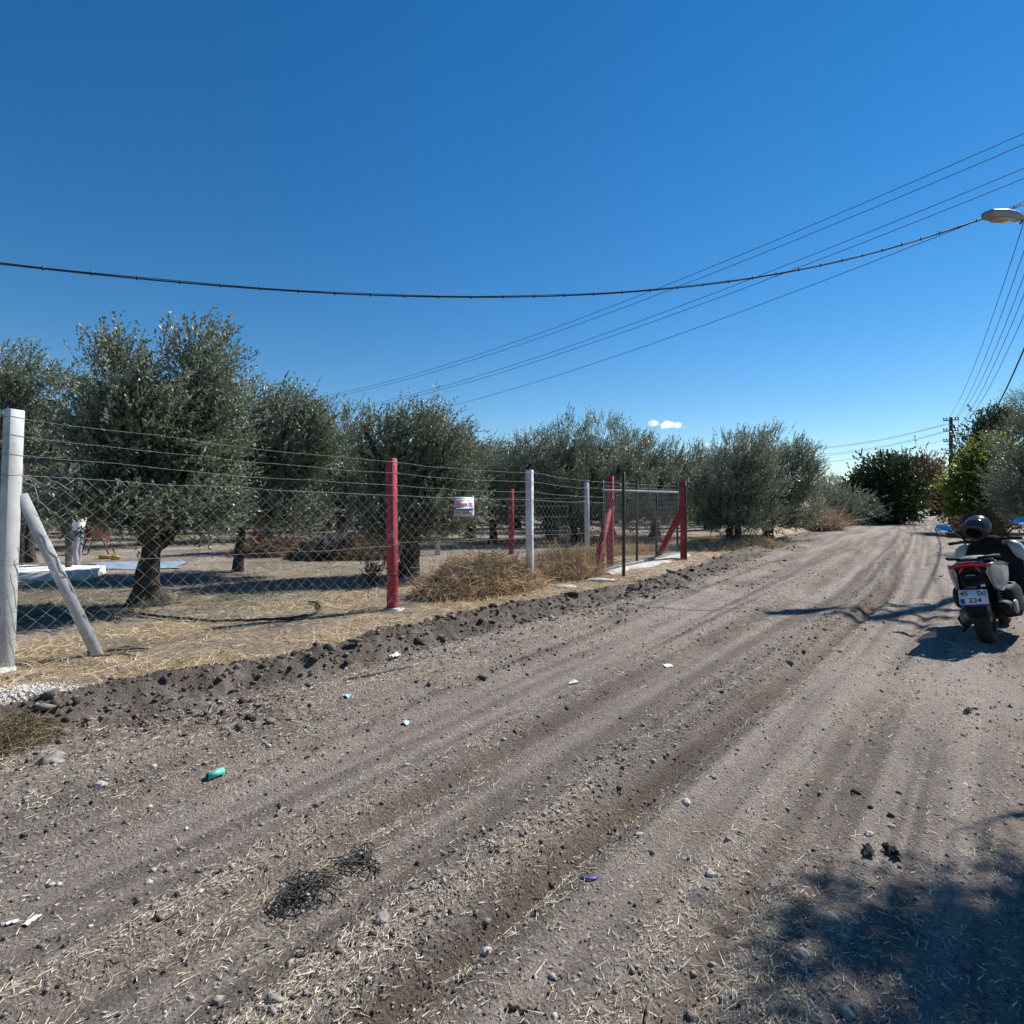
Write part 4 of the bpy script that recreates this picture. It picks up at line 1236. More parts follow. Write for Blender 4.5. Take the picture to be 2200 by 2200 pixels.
# bundled cable with clips across the view
ctrl = [(-420, 520, 7.6), (0, 562, 9.0), (320, 598, 9.55), (660, 630, 10.2), (1025, 643, 10.95), (1385, 624, 11.9), (1594, 597, 12.5), (1800, 560, 13.2), (1950, 525, 13.7), (2120, 472, 14.25), (2235, 428, 14.6), (2310, 396, 14.85)]
C3 = np.array([at(*c) for c in ctrl])
tt = np.concatenate([[0], np.cumsum(np.linalg.norm(np.diff(C3, axis=0), axis=1))])
co_ = [np.polyfit(tt, C3[:, i], 4) for i in range(3)]
ts = np.linspace(0, tt[-1], 90)
PCb = np.stack([np.polyval(c, ts) for c in co_], -1)
ext = PCb[0] + (PCb[0] - PCb[1]) * np.arange(30, 0, -1)[:, None] * 1.0; ext[:, 2] += .0016 * (np.arange(30, 0, -1)) ** 2
PCb = np.concatenate([ext, PCb])
bun = thing('overhead_cable', 'thick black bundled cable with clips sagging across the whole sky', 'cable', tuple(PCb[60]))
ph = np.arange(len(PCb)) * .55
mb = MB(); mb.add(*tube(PCb, .0125, 6)); mb.obj('main_cable', M_cable, bun, smooth=True)
off = np.stack([0 * ph, .006 * np.sin(ph), .021 + .004 * np.cos(ph)], -1)
mb = MB(); mb.add(*tube(PCb + off, .0065, 5)); mb.obj('carrier_wire', M_cable, bun, smooth=True)
cum = np.concatenate([[0], np.cumsum(np.linalg.norm(np.diff(PCb, axis=0), axis=1))])
for s in np.arange(.3, cum[-1] - .4, .62):
    c = np.array([np.interp(s, cum, PCb[:, i]) for i in range(3)]); c2 = np.array([np.interp(s + .05, cum, PCb[:, i]) for i in range(3)])
    MB().add(*tube([c + (0, 0, -.028), c + (0, 0, .046)], .011, 6)).obj('clip', M_cable, bun)

# ------------------------------------------------------------------ scooter (local: x right, y forward, z up, origin at the rear tyre's contact)
M_white = mat('scooter white paint', (0.40, 0.41, 0.41), .22, .03, 3, spec=.6)
M_bkpl = mat('black plastic', (0.012, 0.012, 0.014), .7, .35, 20, .25, 180, spec=.2)
M_bkgl = mat('gloss black', (0.010, 0.010, 0.012), .15, .2, 5)
M_rub = mat('tyre rubber', (0.020, 0.019, 0.018), .85, .35, 30, .6, 60)
M_seat = mat('seat vinyl', (0.018, 0.018, 0.020), .6, .25, 30, .3, 150)
M_alu = mat('dull aluminium', (0.16, 0.16, 0.16), .45, .25, 12, metal=.7)
M_redl = mat('red lens', (0.34, 0.012, 0.014), .18, .25, 8, spec=.7)
M_grl = mat('grey trim', (0.24, 0.25, 0.26), .4, .15, 8)
M_plate = mat('plate white', (0.68, 0.69, 0.70), .4, .04, 6)
M_inkbl = mat('plate blue', (0.02, 0.06, 0.32), .4, .1)
M_mirror = bpy.data.materials.new('mirror glass'); nt_, b_, o_ = nodes_of(M_mirror)
b_.inputs['Metallic'].default_value = 1; b_.inputs['Roughness'].default_value = .04; b_.inputs['Base Color'].default_value = (.72, .78, .9, 1)
M_screen = bpy.data.materials.new('tinted screen'); nt_, b_, o_ = nodes_of(M_screen)
tr = nt_.nodes.new('ShaderNodeBsdfTransparent'); tr.inputs[0].default_value = (.62, .63, .60, 1)
mx = nt_.nodes.new('ShaderNodeMixShader'); mx.inputs[0].default_value = .34
b_.inputs['Base Color'].default_value = (.10, .10, .095, 1); b_.inputs['Roughness'].default_value = .08
nt_.links.new(tr.outputs[0], mx.inputs[1]); nt_.links.new(b_.outputs[0], mx.inputs[2]); nt_.links.new(mx.outputs[0], o_.inputs[0])

sb = gp(2126, 1379)
scoot = thing('scooter', 'parked white and black maxi scooter leaning on its stand at the roadside', 'scooter', (sb[0], sb[1], hz(sb[0], sb[1]) - .012))
HEAD = math.atan2(.714, .70)      # heading, clockwise from +Y
LEAN = R(9.0)
scoot.rotation_mode = 'XYZ'; scoot.scale = (1.05, 1.05, 1.06)
scoot.rotation_euler = (0, -LEAN, -HEAD)


def sp_(mb, name, m, parent=None, smooth=True):
    o = mb.obj(name, m, parent or scoot, world=False, smooth=smooth)
    return o


def wheel(y, rad, w):
    o_ = MB().add(*lathe([(rad - .11, -w * .42), (rad - .07, -w * .5), (rad - .03, -w * .47), (rad - .006, -w * .28), (rad, 0), (rad - .006, w * .28), (rad - .03, w * .47), (rad - .07, w * .5), (rad - .11, w * .42)], 36, 'x', (0, y, rad)))
    t = sp_(o_, 'tyre', M_rub)
    # tread grooves as raised blocks
    mb = MB()
    for k in range(34):
        a = k * 2 * math.pi / 34
        for s in (-1, 1):
            P = [(s * .008, y + (rad + .001) * math.cos(a), rad + (rad + .001) * math.sin(a)), (s * w * .34, y + (rad - .010) * math.cos(a + .09), rad + (rad - .010) * math.sin(a + .09))]
            mb.add(*tube(P, .006, 4))
    sp_(mb, 'tread', M_rub, t, False)
    mb = MB().add(*lathe([(rad - .10, -w * .40), (rad - .115, -w * .3), (rad - .115, w * .3), (rad - .10, w * .40)], 30, 'x', (0, y, rad)))
    for k in range(5):
        a = k * 2 * math.pi / 5
        mb.add(*beam((0, y + .03 * math.cos(a), rad + .03 * math.sin(a)), (0, y + (rad - .11) * math.cos(a), rad + (rad - .11) * math.sin(a)), .05, .03, (1, 0, 0)))
    mb.add(*lathe([(0, -.06), (.05, -.06), (.05, .06), (0, .06)], 14, 'x', (0, y, rad)))
    sp_(mb, 'rim', M_alu, t)
    return t


wheel(0, .285, .15)
wheel(1.50, .285, .12)

# engine, swing arm, exhaust
mb = MB(); mb.add(*loft([(-.13, -.135, .30, .035, .05), (-.08, -.15, .30, .06, .10), (.10, -.15, .31, .07, .12), (.38, -.15, .33, .07, .12), (.55, -.14, .36, .05, .09)], 14))
sp_(mb, 'transmission_case', M_alu)
mb = MB(); mb.add(*loft([(.28, 0, .34, .14, .10), (.36, 0, .36, .19, .15), (.62, 0, .38, .20, .17), (.80, 0, .36, .15, .11)], 14)); sp_(mb, 'engine', M_bkpl)
mb = MB(); mb.add(*tube([(.19, -.16, .40), (.195, -.10, .40), (.20, .05, .385), (.195, .28, .36), (.18, .42, .34)], [.055, .068, .075, .072, .05], 14)); sp_(mb, 'muffler', M_bkpl)
mb = MB(); mb.add(*tube([(.18, .42, .34), (.15, .6, .26), (.05, .8, .24)], .022, 8)); sp_(mb, 'exhaust_pipe', M_alu)
mb = MB(); mb.add(*loft([(-.02, .275, .39, .012, .05), (.06, .28, .385, .014, .075), (.26, .275, .365, .014, .075), (.34, .27, .36, .010, .05)], 12)); sp_(mb, 'heat_shield', M_grl)
for s in (-1, 1):
    mb = MB()
    P0 = np.array([s * .15, -.02, .33]); P1 = np.array([s * .15, .16, .64])
    mb.add(*tube([P0, P1], .016, 8))
    for k in range(7): mb.add(*lathe([(.016, -.008), (.034, -.004), (.034, .004), (.016, .008)], 10, 'z', P0 + (P1 - P0) * (.25 + .1 * k)))
    sp_(mb, 'shock_absorber', M_alu)

# dark inner body and tail
mb = MB(); mb.add(*loft([(-.34, 0, .855, .07, .035), (-.28, 0, .83, .135, .065), (-.12, 0, .79, .165, .11), (.15, 0, .74, .175, .16), (.5, 0, .68, .18, .19), (.78, 0, .60, .16, .17)], 18)); sp_(mb, 'inner_body', M_bkpl)
mb = MB(); mb.add(*loft([(.14, .19, .44, .05, .10, 4), (.20, .205, .42, .07, .17, 4), (.5, .22, .42, .08, .20, 4), (.78, .22, .40, .075, .16, 4), (.92, .20, .38, .05, .08, 4)], 16)); sp_(mb, 'side_cover', M_bkpl)
mb = MB(); mb.add(*loft([(.16, -.20, .50, .04, .06), (.30, -.23, .48, .07, .13), (.6, -.24, .46, .08, .15), (.85, -.22, .42, .06, .10)], 16)); sp_(mb, 'side_cover', M_bkpl)
# rear under-tail
mb = MB(); mb.add(*loft([(-.345, 0, .735, .085, .05, 3), (-.25, 0, .72, .12, .07, 3), (-.05, 0, .68, .15, .09, 3), (.2, 0, .64, .16, .10, 3)], 14)); sp_(mb, 'under_tail', M_bkpl)
# white side panels
for s in (-1, 1):
    ys = [-.30, -.24, -.12, .05, .25, .45, .62]
    top = [.885, .895, .895, .88, .86, .83, .78]
    bot = [.80, .70, .60, .56, .56, .58, .64]
    xo = [.155, .190, .222, .242, .245, .235, .205]
    xb = [.135, .150, .165, .180, .195, .195, .185]
    V = []; F = []
    nz = 7
    for i in range(len(ys)):
        for k in range(nz):
            t = k / (nz - 1); z = bot[i] + (top[i] - bot[i]) * t
            prof = math.sin(math.pi * min(1, .25 + .62 * t))
            x = xb[i] + (xo[i] - xb[i]) * (t ** .7) + .020 * prof
            V.append((s * x, ys[i], z))
    n0 = len(V)
    V += [(x - s * .022, y, z) for x, y, z in V]
    for i in range(len(ys) - 1):
        for k in range(nz - 1):
            q = [i * nz + k, (i + 1) * nz + k, (i + 1) * nz + k + 1, i * nz + k + 1]
            F.append(q); F.append([n0 + j for j in q[::-1]])
    edge = [i * nz for i in range(len(ys))] + [(len(ys) - 1) * nz + k for k in range(1, nz)] + [i * nz + nz - 1 for i in range(len(ys) - 2, -1, -1)] + [k for k in range(nz - 2, 0, -1)]
    for a, b in zip(edge, edge[1:] + edge[:1]): F.append([a, b, n0 + b, n0 + a])
    o = sp_(MB().add(V, np.array(F)), 'side_panel', M_white)
    mb = MB()
    for k in range(4): mb.add(*box((s * .262, .16 + k * .055, .835), (.012, .028, .012)))
    sp_(mb, 'vent_slot', M_bkpl, o, False)

# tail light: wide bar with two legs
tl = MB()
n = 15
for i in range(n - 1):
    pass
Pt = [(x, -.345 + .55 * x * x + .02 * abs(x), .875 + .10 * (1 - abs(x) / .2) * .18 - .25 * max(0, abs(x) - .12)) for x in np.linspace(-.185, .185, 17)]
Rt = [.010 + .020 * math.sin(math.pi * k / 16) ** .6 for k in range(17)]
tl.add(*tube(Pt, Rt, 10))
tlo = sp_(tl, 'tail_light', M_redl)
for s in (-1, 1):
    mb = MB(); mb.add(*tube([(s * .055, -.352, .872), (s * .075, -.358, .835), (s * .095, -.35, .79)], [.018, .014, .006], 8)); sp_(mb, 'light_leg', M_redl, tlo)
    mb = MB(); mb.add(*loft([(-.315, s * .15, .875, .03, .012), (-.27, s * .17, .88, .035, .014), (-.22, s * .185, .885, .02, .010)], 10)); sp_(mb, 'turn_signal', M_grl, tlo)
mb = MB(); mb.add(*box((0, -.372, .775), (.085, .02, .012))); sp_(mb, 'tail_badge', M_grl, None, False)
mb = MB(); mb.add(*tube([(x, -.33 + .5 * x * x, .912) for x in np.linspace(-.12, .12, 9)], .006, 6)); sp_(mb, 'tail_trim', M_grl)

# plate, holder, lamp and mudguard
mb = MB(); mb.add(*loft([(-.41, 0, .655, .06, .03, 4), (-.36, 0, .68, .085, .05, 4), (-.28, 0, .70, .10, .06, 4)], 12)); sp_(mb, 'plate_holder', M_bkpl)
mb = MB(); mb.add(*beam((0, -.40, .64), (0, -.452, .46), .20, .014, (1, 0, 0))); sp_(mb, 'plate_bracket', M_bkpl, None, False)
tp = R(16)
PM = np.eye(4); PM[:3, 0] = (1, 0, 0); PM[:3, 1] = (0, math.sin(tp), math.cos(tp)); PM[:3, 2] = (0, -math.cos(tp), math.sin(tp)); PM[:3, 3] = (0, -.447, .553)
V, S, O = rounded_plate(.25, .155, .003, .008)
pl = sp_(MB().add((np.concatenate([V, np.ones((len(V), 1))], 1) @ PM.T)[:, :3], S, O), 'number_plate', M_plate, None, False)
V, S, O = rounded_plate(.258, .163, .003, .009); V[:, 2] -= .0035; sp_(MB().add((np.concatenate([V, np.ones((len(V), 1))], 1) @ PM.T)[:, :3], S, O), 'plate_frame', M_bkpl, pl, False)
V, S, O = rounded_plate(.04, .052, .0005, .003); V[:, 0] -= .097; V[:, 1] -= .045; V[:, 2] += .001; sp_(MB().add((np.concatenate([V, np.ones((len(V), 1))], 1) @ PM.T)[:, :3], S, O), 'blue_strip', M_inkbl, pl, False)


def ptext(b, w, h, x, y):
    Q = PM.copy(); Q[:3, 3] = PM[:3, 3] + PM[:3, 0] * x + PM[:3, 1] * y; text_part(b, w, h, Q, M_ink, pl, z=.0016)


ptext('45', .068, .052, -.078, .037); ptext('DU', .072, .052, .075, .037); ptext('234', .112, .052, .012, -.036)
V, S, O = rounded_plate(.25, .016, .002, .003); V[:, 1] -= .088; sp_(MB().add((np.concatenate([V, np.ones((len(V), 1))], 1) @ PM.T)[:, :3], S, O), 'frame_lip', M_inkbl, pl, False)
mb = MB(); mb.add(*tube([(.085, -.44, .665), (.12, -.445, .672)], .012, 8)); sp_(mb, 'plate_lamp', M_plate)
mb = MB(); mb.add(*box((-.005, -.425, .652), (.09, .012, .022))); sp_(mb, 'reflector', M_redl, None, False)
V = []; F = []
for i in range(9):
    a = R(196 - i * 14); rr = .345
    for x in (-.085, -.05, 0, .05, .085): V.append((x * (1 - .18 * (i == 0)), rr * math.cos(a) * 1.08 + .02, .285 + rr * math.sin(a) + .05 - .7 * x * x + .1 * (i == 0)))
mg = []
a0 = [(-.435, .50), (-.42, .44), (-.40, .38), (-.385, .325)]
V = []; F = []
for i, (yy, zz) in enumerate(a0):
    w_ = (.075, .085, .085, .065)[i]
    for k in range(7):
        x = -w_ + 2 * w_ * k / 6; V.append((x, yy + 3.2 * x * x, zz + (1.2 * x * x if i == 3 else 0)))
for i in range(3):
    for k in range(6): F.append((i * 7 + k, i * 7 + k + 1, i * 7 + 8 + k, i * 7 + 7 + k))
V2 = np.array(V) + np.array([0, .008, 0]); n0 = len(V)
F2 = [tuple(n0 + j for j in f[::-1]) for f in F]
edge = list(range(7)) + [13, 20, 27] + list(range(26, 20, -1)) + [14, 7]
F3 = [(a, n0 + a, n0 + b, b) for a, b in zip(edge, edge[1:] + edge[:1])]
sp_(MB().add(np.concatenate([V, V2]), np.array(F + F2 + F3)), 'mudguard', M_bkpl)
mb = MB(); mb.add(*tube([(.10, -.43, .49), (.10, -.405, .33)], .006, 6)); sp_(mb, 'mudguard_stay', M_alu)
mb = MB()
for a in np.linspace(20, 130, 9):
    pass
mb.add(*loft([(-.20, 0, .585, .085, .02), (-.05, 0, .605, .09, .025), (.12, 0, .60, .09, .025)], 12)); sp_(mb, 'inner_fender', M_bkpl)

# grab rail and seat
for s in (-1, 1):
    pts = [(s * .205, .22, .925), (s * .225, .05, .945), (s * .215, -.12, .955), (s * .165, -.25, .955), (s * .08, -.30, .95)]
    mb = MB(); mb.add(*tube(pts, [.014, .018, .018, .018, .014], 8)); sp_(mb, 'grab_rail', M_bkpl)
mb = MB(); mb.add(*loft([(-.25, 0, .915, .06, .02), (-.20, 0, .925, .12, .035), (-.02, 0, .925, .155, .045), (.20, 0, .90, .16, .045), (.32, 0, .87, .155, .045), (.55, 0, .845, .15, .05), (.75, 0, .83, .11, .045), (.82, 0, .82, .06, .03)], 16)); sp_(mb, 'seat', M_seat)

# floor, tunnel, leg shield, front
mb = MB(); mb.add(*loft([(.72, 0, .40, .17, .17), (.95, 0, .42, .13, .20), (1.15, 0, .48, .13, .24), (1.25, 0, .55, .12, .24)], 14)); sp_(mb, 'centre_tunnel', M_bkpl)
for s in (-1, 1):
    mb = MB(); mb.add(*loft([(.55, s * .22, .36, .05, .03), (.70, s * .24, .34, .08, .03), (1.05, s * .24, .33, .085, .03), (1.25, s * .22, .42, .07, .04)], 12)); sp_(mb, 'footboard', M_bkpl)
mb = MB(); mb.add(*loft([(.33, 0, 1.24, .24, .05), (.50, 0, 1.24, .31, .07), (.80, 0, 1.25, .33, .09), (.92, 0, 1.26, .26, .09), (1.06, 0, 1.27, .17, .07)], 18, axis=2)); sp_(mb, 'leg_shield', M_bkpl)
for s in (-1, 1):
    mb = MB(); mb.add(*loft([(.80, s * .285, 1.30, .035, .07, 2.8), (.84, s * .292, 1.31, .062, .10, 2.8), (.92, s * .285, 1.31, .075, .115, 2.8), (1.0, s * .262, 1.315, .075, .105, 2.6), (1.045, s * .235, 1.32, .06, .08, 2.4), (1.06, s * .225, 1.32, .03, .045, 2.2)], 18, axis=2)); sp_(mb, 'front_panel', M_white)
mb = MB(); mb.add(*loft([(1.30, 0, .72, .22, .20), (1.45, 0, .74, .20, .17), (1.62, 0, .76, .12, .10), (1.70, 0, .77, .05, .04)], 16)); sp_(mb, 'nose_cowl', M_white)
mb = MB(); mb.add(*loft([(1.28, 0, .52, .085, .02), (1.4, 0, .60, .085, .03), (1.55, 0, .61, .085, .03), (1.72, 0, .53, .07, .02)], 12)); sp_(mb, 'front_fender', M_white)
for s in (-1, 1):
    mb = MB(); mb.add(*tube([(s * .075, 1.50, .285), (s * .075, 1.33, .72)], .02, 8)); sp_(mb, 'fork_leg', M_alu)
mb = MB(); mb.add(*loft([(1.16, 0, 1.06, .12, .05), (1.25, 0, 1.08, .16, .07), (1.34, 0, 1.06, .13, .06)], 14)); sp_(mb, 'dashboard', M_bkpl)

# handlebar, levers, mirrors
for s in (-1, 1):
    mb = MB(); mb.add(*tube([(0, 1.16, 1.06), (s * .14, 1.14, 1.09), (s * .24, 1.10, 1.095)], .016, 8)); sp_(mb, 'handlebar', M_bkpl)
    mb = MB(); mb.add(*tube([(s * .23, 1.105, 1.095), (s * .35, 1.05, 1.085), (s * .365, 1.045, 1.084)], [.019, .02, .016], 10)); sp_(mb, 'grip', M_rub)
    mb = MB(); mb.add(*tube([(s * .20, 1.17, 1.10), (s * .28, 1.15, 1.085), (s * .37, 1.10, 1.07)], [.010, .008, .009], 6)); sp_(mb, 'brake_lever', M_bkpl)
    mb = MB(); mb.add(*tube([(s * .18, 1.15, 1.10), (s * .27, 1.17, 1.18), (s * .335, 1.16, 1.245)], .009, 8)); st_ = sp_(mb, 'mirror_stem', M_bkpl)
    c = np.array([s * .385, 1.13, 1.265])
    shp = [(-.082, -.012), (-.060, -.045), (.055, -.040), (.088, .006), (.060, .048), (-.060, .038)]
    shp = [(s * x * 1.18, z * 1.4 + .10 * x * 1) for x, z in shp]
    def ring(k, y, dz=0): return [c + np.array([x * k, y + .32 * z * k, z * k]) for x, z in shp]
    V = ring(1.10, -.012) + ring(1.12, .01) + ring(.55, .045); m = 6
    F = [(a * m + i, a * m + (i + 1) % m, (a + 1) * m + (i + 1) % m, (a + 1) * m + i) for a in range(2) for i in range(m)]
    hs_ = sp_(MB().add(np.array(V), np.array(F), np.array([tuple(range(12, 18))]), np.array([tuple(range(5, -1, -1))])), 'mirror_housing', M_bkgl, None, False)
    V = ring(1.0, -.020) + ring(1.0, -.0135)
    V = np.array(V)
    F = [(i, (i + 1) % m, m + (i + 1) % m, m + i) for i in range(m)]
    sp_(MB().add(V, np.array(F), np.array([tuple(range(5, -1, -1)), tuple(range(6, 12))])), 'mirror_glass', M_mirror, hs_, False)

# windshield: curved sheet
V = []; F = []
nu_, nv_ = 13, 9
for j in range(nv_):
    t = j / (nv_ - 1)
    for i in range(nu_):
        a = -1 + 2 * i / (nu_ - 1)
        w_ = .235 * (1 - .38 * t ** 2.2); x = a * w_
        V.append((x, 1.43 - .20 * t - .16 * a * a, 1.02 + .47 * t - .06 * t * a * a))
for j in range(nv_ - 1):
    for i in range(nu_ - 1): F.append((j * nu_ + i, j * nu_ + i + 1, (j + 1) * nu_ + i + 1, (j + 1) * nu_ + i))
V = np.array(V); n0 = len(V); F = np.array(F)
sp_(MB().add(np.concatenate([V, V + np.array([0, .004, 0])]), F, (F + n0)[:, ::-1]), 'windshield', M_screen)

# side stand
mb = MB(); mb.add(*tube([(-.12, .42, .24), (-.20, .40, .16), (-.285, .37, .06)], [.014, .012, .011], 8)); mb.add(*loft([(.035, -.285, .37, .03, .03), (.05, -.285, .37, .035, .035)], 10, axis=2)); sp_(mb, 'side_stand', M_bkpl)
mb = MB(); mb.add(*tube([(-.20, .02, .33), (-.235, .0, .27), (-.225, .05, .20), (-.18, .12, .15)], [.012, .012, .010, .010], 8)); sp_(mb, 'kick_lever', M_bkpl)
scM = scoot.matrix_basis

# helmet resting on the handlebar, opening towards the camera
hel = thing('helmet', 'black full-face helmet with open clear visor resting on the scooter handlebar', 'helmet')
hl_ = np.array([-.02, .99, 1.345])
Rm = Matrix.Translation(scoot.location) @ scoot.rotation_euler.to_matrix().to_4x4()
hel.matrix_world = Rm @ Matrix.Translation(Vector(hl_)) @ Matrix.Rotation(R(-22), 4, 'Z') @ Matrix.Rotation(R(38), 4, 'X') @ Matrix.Diagonal((1.12, 1.12, 1.12, 1))
M_hel = mat('helmet shell', (0.035, 0.036, 0.04), .22, .2, 4)
M_pad = mat('helmet lining', (0.012, 0.012, 0.014), .9, .3, 40, .5, 60)
M_vis = bpy.data.materials.new('clear visor'); nt_, b_, o_ = nodes_of(M_vis)
tr = nt_.nodes.new('ShaderNodeBsdfTransparent'); tr.inputs[0].default_value = (.75, .76, .74, 1); mx = nt_.nodes.new('ShaderNodeMixShader'); mx.inputs[0].default_value = .22
b_.inputs['Base Color'].default_value = (.2, .2, .19, 1); b_.inputs['Roughness'].default_value = .1
nt_.links.new(tr.outputs[0], mx.inputs[1]); nt_.links.new(b_.outputs[0], mx.inputs[2]); nt_.links.new(mx.outputs[0], o_.inputs[0])
prof = [(.085, -.118), (.10, -.122), (.118, -.10), (.128, -.05), (.130, .0), (.120, .055), (.095, .10), (.055, .132), (0, .142)]
MB().add(*[q * 1.0 if i == 0 else q for i, q in enumerate(lathe(prof, 26, 'y'))]).obj('shell', M_hel, hel, world=False, smooth=True)
MB().add(*lathe([(.085, -.118), (.075, -.10), (.095, -.05), (.09, .03), (.05, .08), (0, .09)], 22, 'y')).obj('lining', M_pad, hel, world=False, smooth=True)
V, F = lathe([(.128, .0), (.139, -.01), (.142, -.05), (.135, -.085)], 28, 'y')
keep = [f for f in F if V[list(f)].mean(0)[2] > -.02]
MB().add(V, np.array(keep)).obj('visor', M_vis, hel, world=False, smooth=True)

# ------------------------------------------------------------------ person standing in the plot
M_shirt = mat('white cotton', (0.74, 0.74, 0.74), .9, .06, 14, .6, 26, bdist=.02)
M_jean = mat('grey jeans', (0.235, 0.24, 0.27), .9, .18, 10, .6, 24, bdist=.02)
M_skin = mat('skin', (0.30, 0.16, 0.105), .55, .08, 8)
M_hair = mat('dark hair', (0.02, 0.016, 0.013), .6, .3, 60, .6, 150)
M_shoe = mat('white shoes', (0.66, 0.66, 0.65), .6, .1, 14)


def skin_body(name, verts, edges, radii, sub=2):
    me = bpy.data.meshes.new(name); me.from_pydata([tuple(v) for v in verts], edges, [])
    o = bpy.data.objects.new(name, me); COL.objects.link(o)
    m = o.modifiers.new('skin', 'SKIN')
    lay = me.skin_vertices[0]
    for i, r_ in enumerate(radii): lay.data[i].radius = (r_ if isinstance(r_, tuple) else (r_, r_))
    lay.data[0].use_root = True
    s = o.modifiers.new('sub', 'SUBSURF'); s.levels = sub; s.render_levels = sub
    dg = bpy.context.evaluated_depsgraph_get(); dg.update()
    out = bpy.data.meshes.new_from_object(o.evaluated_get(dg))
    bpy.data.objects.remove(o)
    return out


pp = gp(168, 1232)
per = thing('person', 'person in white T-shirt, grey jeans and white shoes standing by the slab, arms raised forward', 'person', (pp[0], pp[1], hz(pp[0], pp[1])), R(112))
# local: faces +Y
J = dict(pelvis=(0, 0, .93), belly=(0, .01, 1.06), chest=(0, -.01, 1.27), neckb=(0, -.01, 1.43), neck=(0, .01, 1.50), chin=(0, .035, 1.57), head=(0, .03, 1.66), crown=(0, .02, 1.735),
         hl=(-.10, 0, .87), kl=(-.115, .04, .48), al=(-.12, -.02, .09), tl=(-.13, .15, .035), hr=(.10, 0, .87), kr=(.12, .02, .48), ar=(.13, .03, .09), tr=(.14, .2, .035),
         sl=(-.18, -.01, 1.40), el=(-.25, .10, 1.16), wl=(-.16, .31, 1.30), sr=(.18, -.01, 1.40), er=(.25, .10, 1.16), wr=(.16, .31, 1.30))
names = list(J); idx = {n_: i for i, n_ in enumerate(names)}
E_ = [('pelvis', 'belly'), ('belly', 'chest'), ('chest', 'neckb'), ('neckb', 'neck'), ('neck', 'chin'), ('chin', 'head'), ('head', 'crown'), ('pelvis', 'hl'), ('hl', 'kl'), ('kl', 'al'), ('al', 'tl'), ('pelvis', 'hr'), ('hr', 'kr'), ('kr', 'ar'), ('ar', 'tr'), ('neckb', 'sl'), ('sl', 'el'), ('el', 'wl'), ('neckb', 'sr'), ('sr', 'er'), ('er', 'wr')]
Rd = dict(pelvis=(.155, .12), belly=(.15, .115), chest=(.17, .125), neckb=(.10, .085), neck=.055, chin=.068, head=.095, crown=.06, hl=.095, kl=.066, al=.055, tl=.04, hr=.095, kr=.066, ar=.055, tr=.04, sl=.068, el=.045, wl=.03, sr=.068, er=.045, wr=.03)
V = [J[n_] for n_ in names]; Ee = [(idx[a], idx[b]) for a, b in E_]; Rr = [Rd[n_] for n_ in names]
# hands: palm and five fingers on each wrist
for s, wn_ in ((-1, 'wl'), (1, 'wr')):
    w = np.array(J[wn_]); d = np.array([-s * .12, .9, .42]); d /= np.linalg.norm(d); side = np.array([-s * 1.0, -.1, .1]); side /= np.linalg.norm(side); dn = np.cross(d, side) * s
    V.append(tuple(w + d * .07)); Ee.append((idx[wn_], len(V) - 1)); Rr.append((.036, .018)); palm = len(V) - 1
    for k, (off_, ln) in enumerate(((-.030, .062), (-.010, .075), (.010, .078), (.030, .068))):
        a = w + d * .095 + side * off_; b_2 = a + d * ln * .55 + dn * .008; c_2 = b_2 + d * ln * .4 + dn * .028
        i0 = len(V); V += [tuple(a), tuple(b_2), tuple(c_2)]; Ee += [(palm, i0), (i0, i0 + 1), (i0 + 1, i0 + 2)]; Rr += [.0095, .0088, .0075]
    a = w + d * .03 + side * .045; b_2 = a + d * .03 + side * .022; i0 = len(V); V += [tuple(a), tuple(b_2)]; Ee += [(palm, i0), (i0, i0 + 1)]; Rr += [.011, .009]
me = skin_body('body', V, Ee, Rr, 2)
me.name = 'body'
for m in (M_skin, M_shirt, M_jean, M_shoe, M_hair): me.materials.append(m)
ev = [(np.array(J[a]), np.array(J[b])) for a, b in (('sl', 'el'), ('el', 'wl'), ('sr', 'er'), ('er', 'wr'))]
for p in me.polygons:
    c = np.array(p.center); x, y, z = c
    if z < .105: k = 3
    elif z < .99 and abs(x) < .24 and y < .2: k = 2
    elif z < 1.49:
        k = 1
        if y > .10 and z > 1.05 and (abs(x) > .17 or y > .17): k = 0
    else: k = 4 if (z > 1.68 or (y < .0 and z > 1.56)) else 0
    p.material_index = k; p.use_smooth = True
po = bpy.data.objects.new('body', me); COL.objects.link(po); po.parent = per
# face
def blob(c, s, m, name, parent):
    return MB().add(ICO2_V * np.asarray(s) + np.asarray(c), ICO2_F).obj(name, m, parent, world=False, smooth=True)
blob((0, .128, 1.635), (.014, .022, .022), M_skin, 'nose', per)
for s in (-1, 1):
    blob((s * .036, .112, 1.665), (.012, .008, .007), M_hair, 'eye', per)
    blob((s * .094, .03, 1.645), (.012, .02, .03), M_skin, 'ear', per)
blob((0, .112, 1.585), (.026, .008, .007), mat('lips', (.22, .08, .07), .5, .1), 'mouth', per)
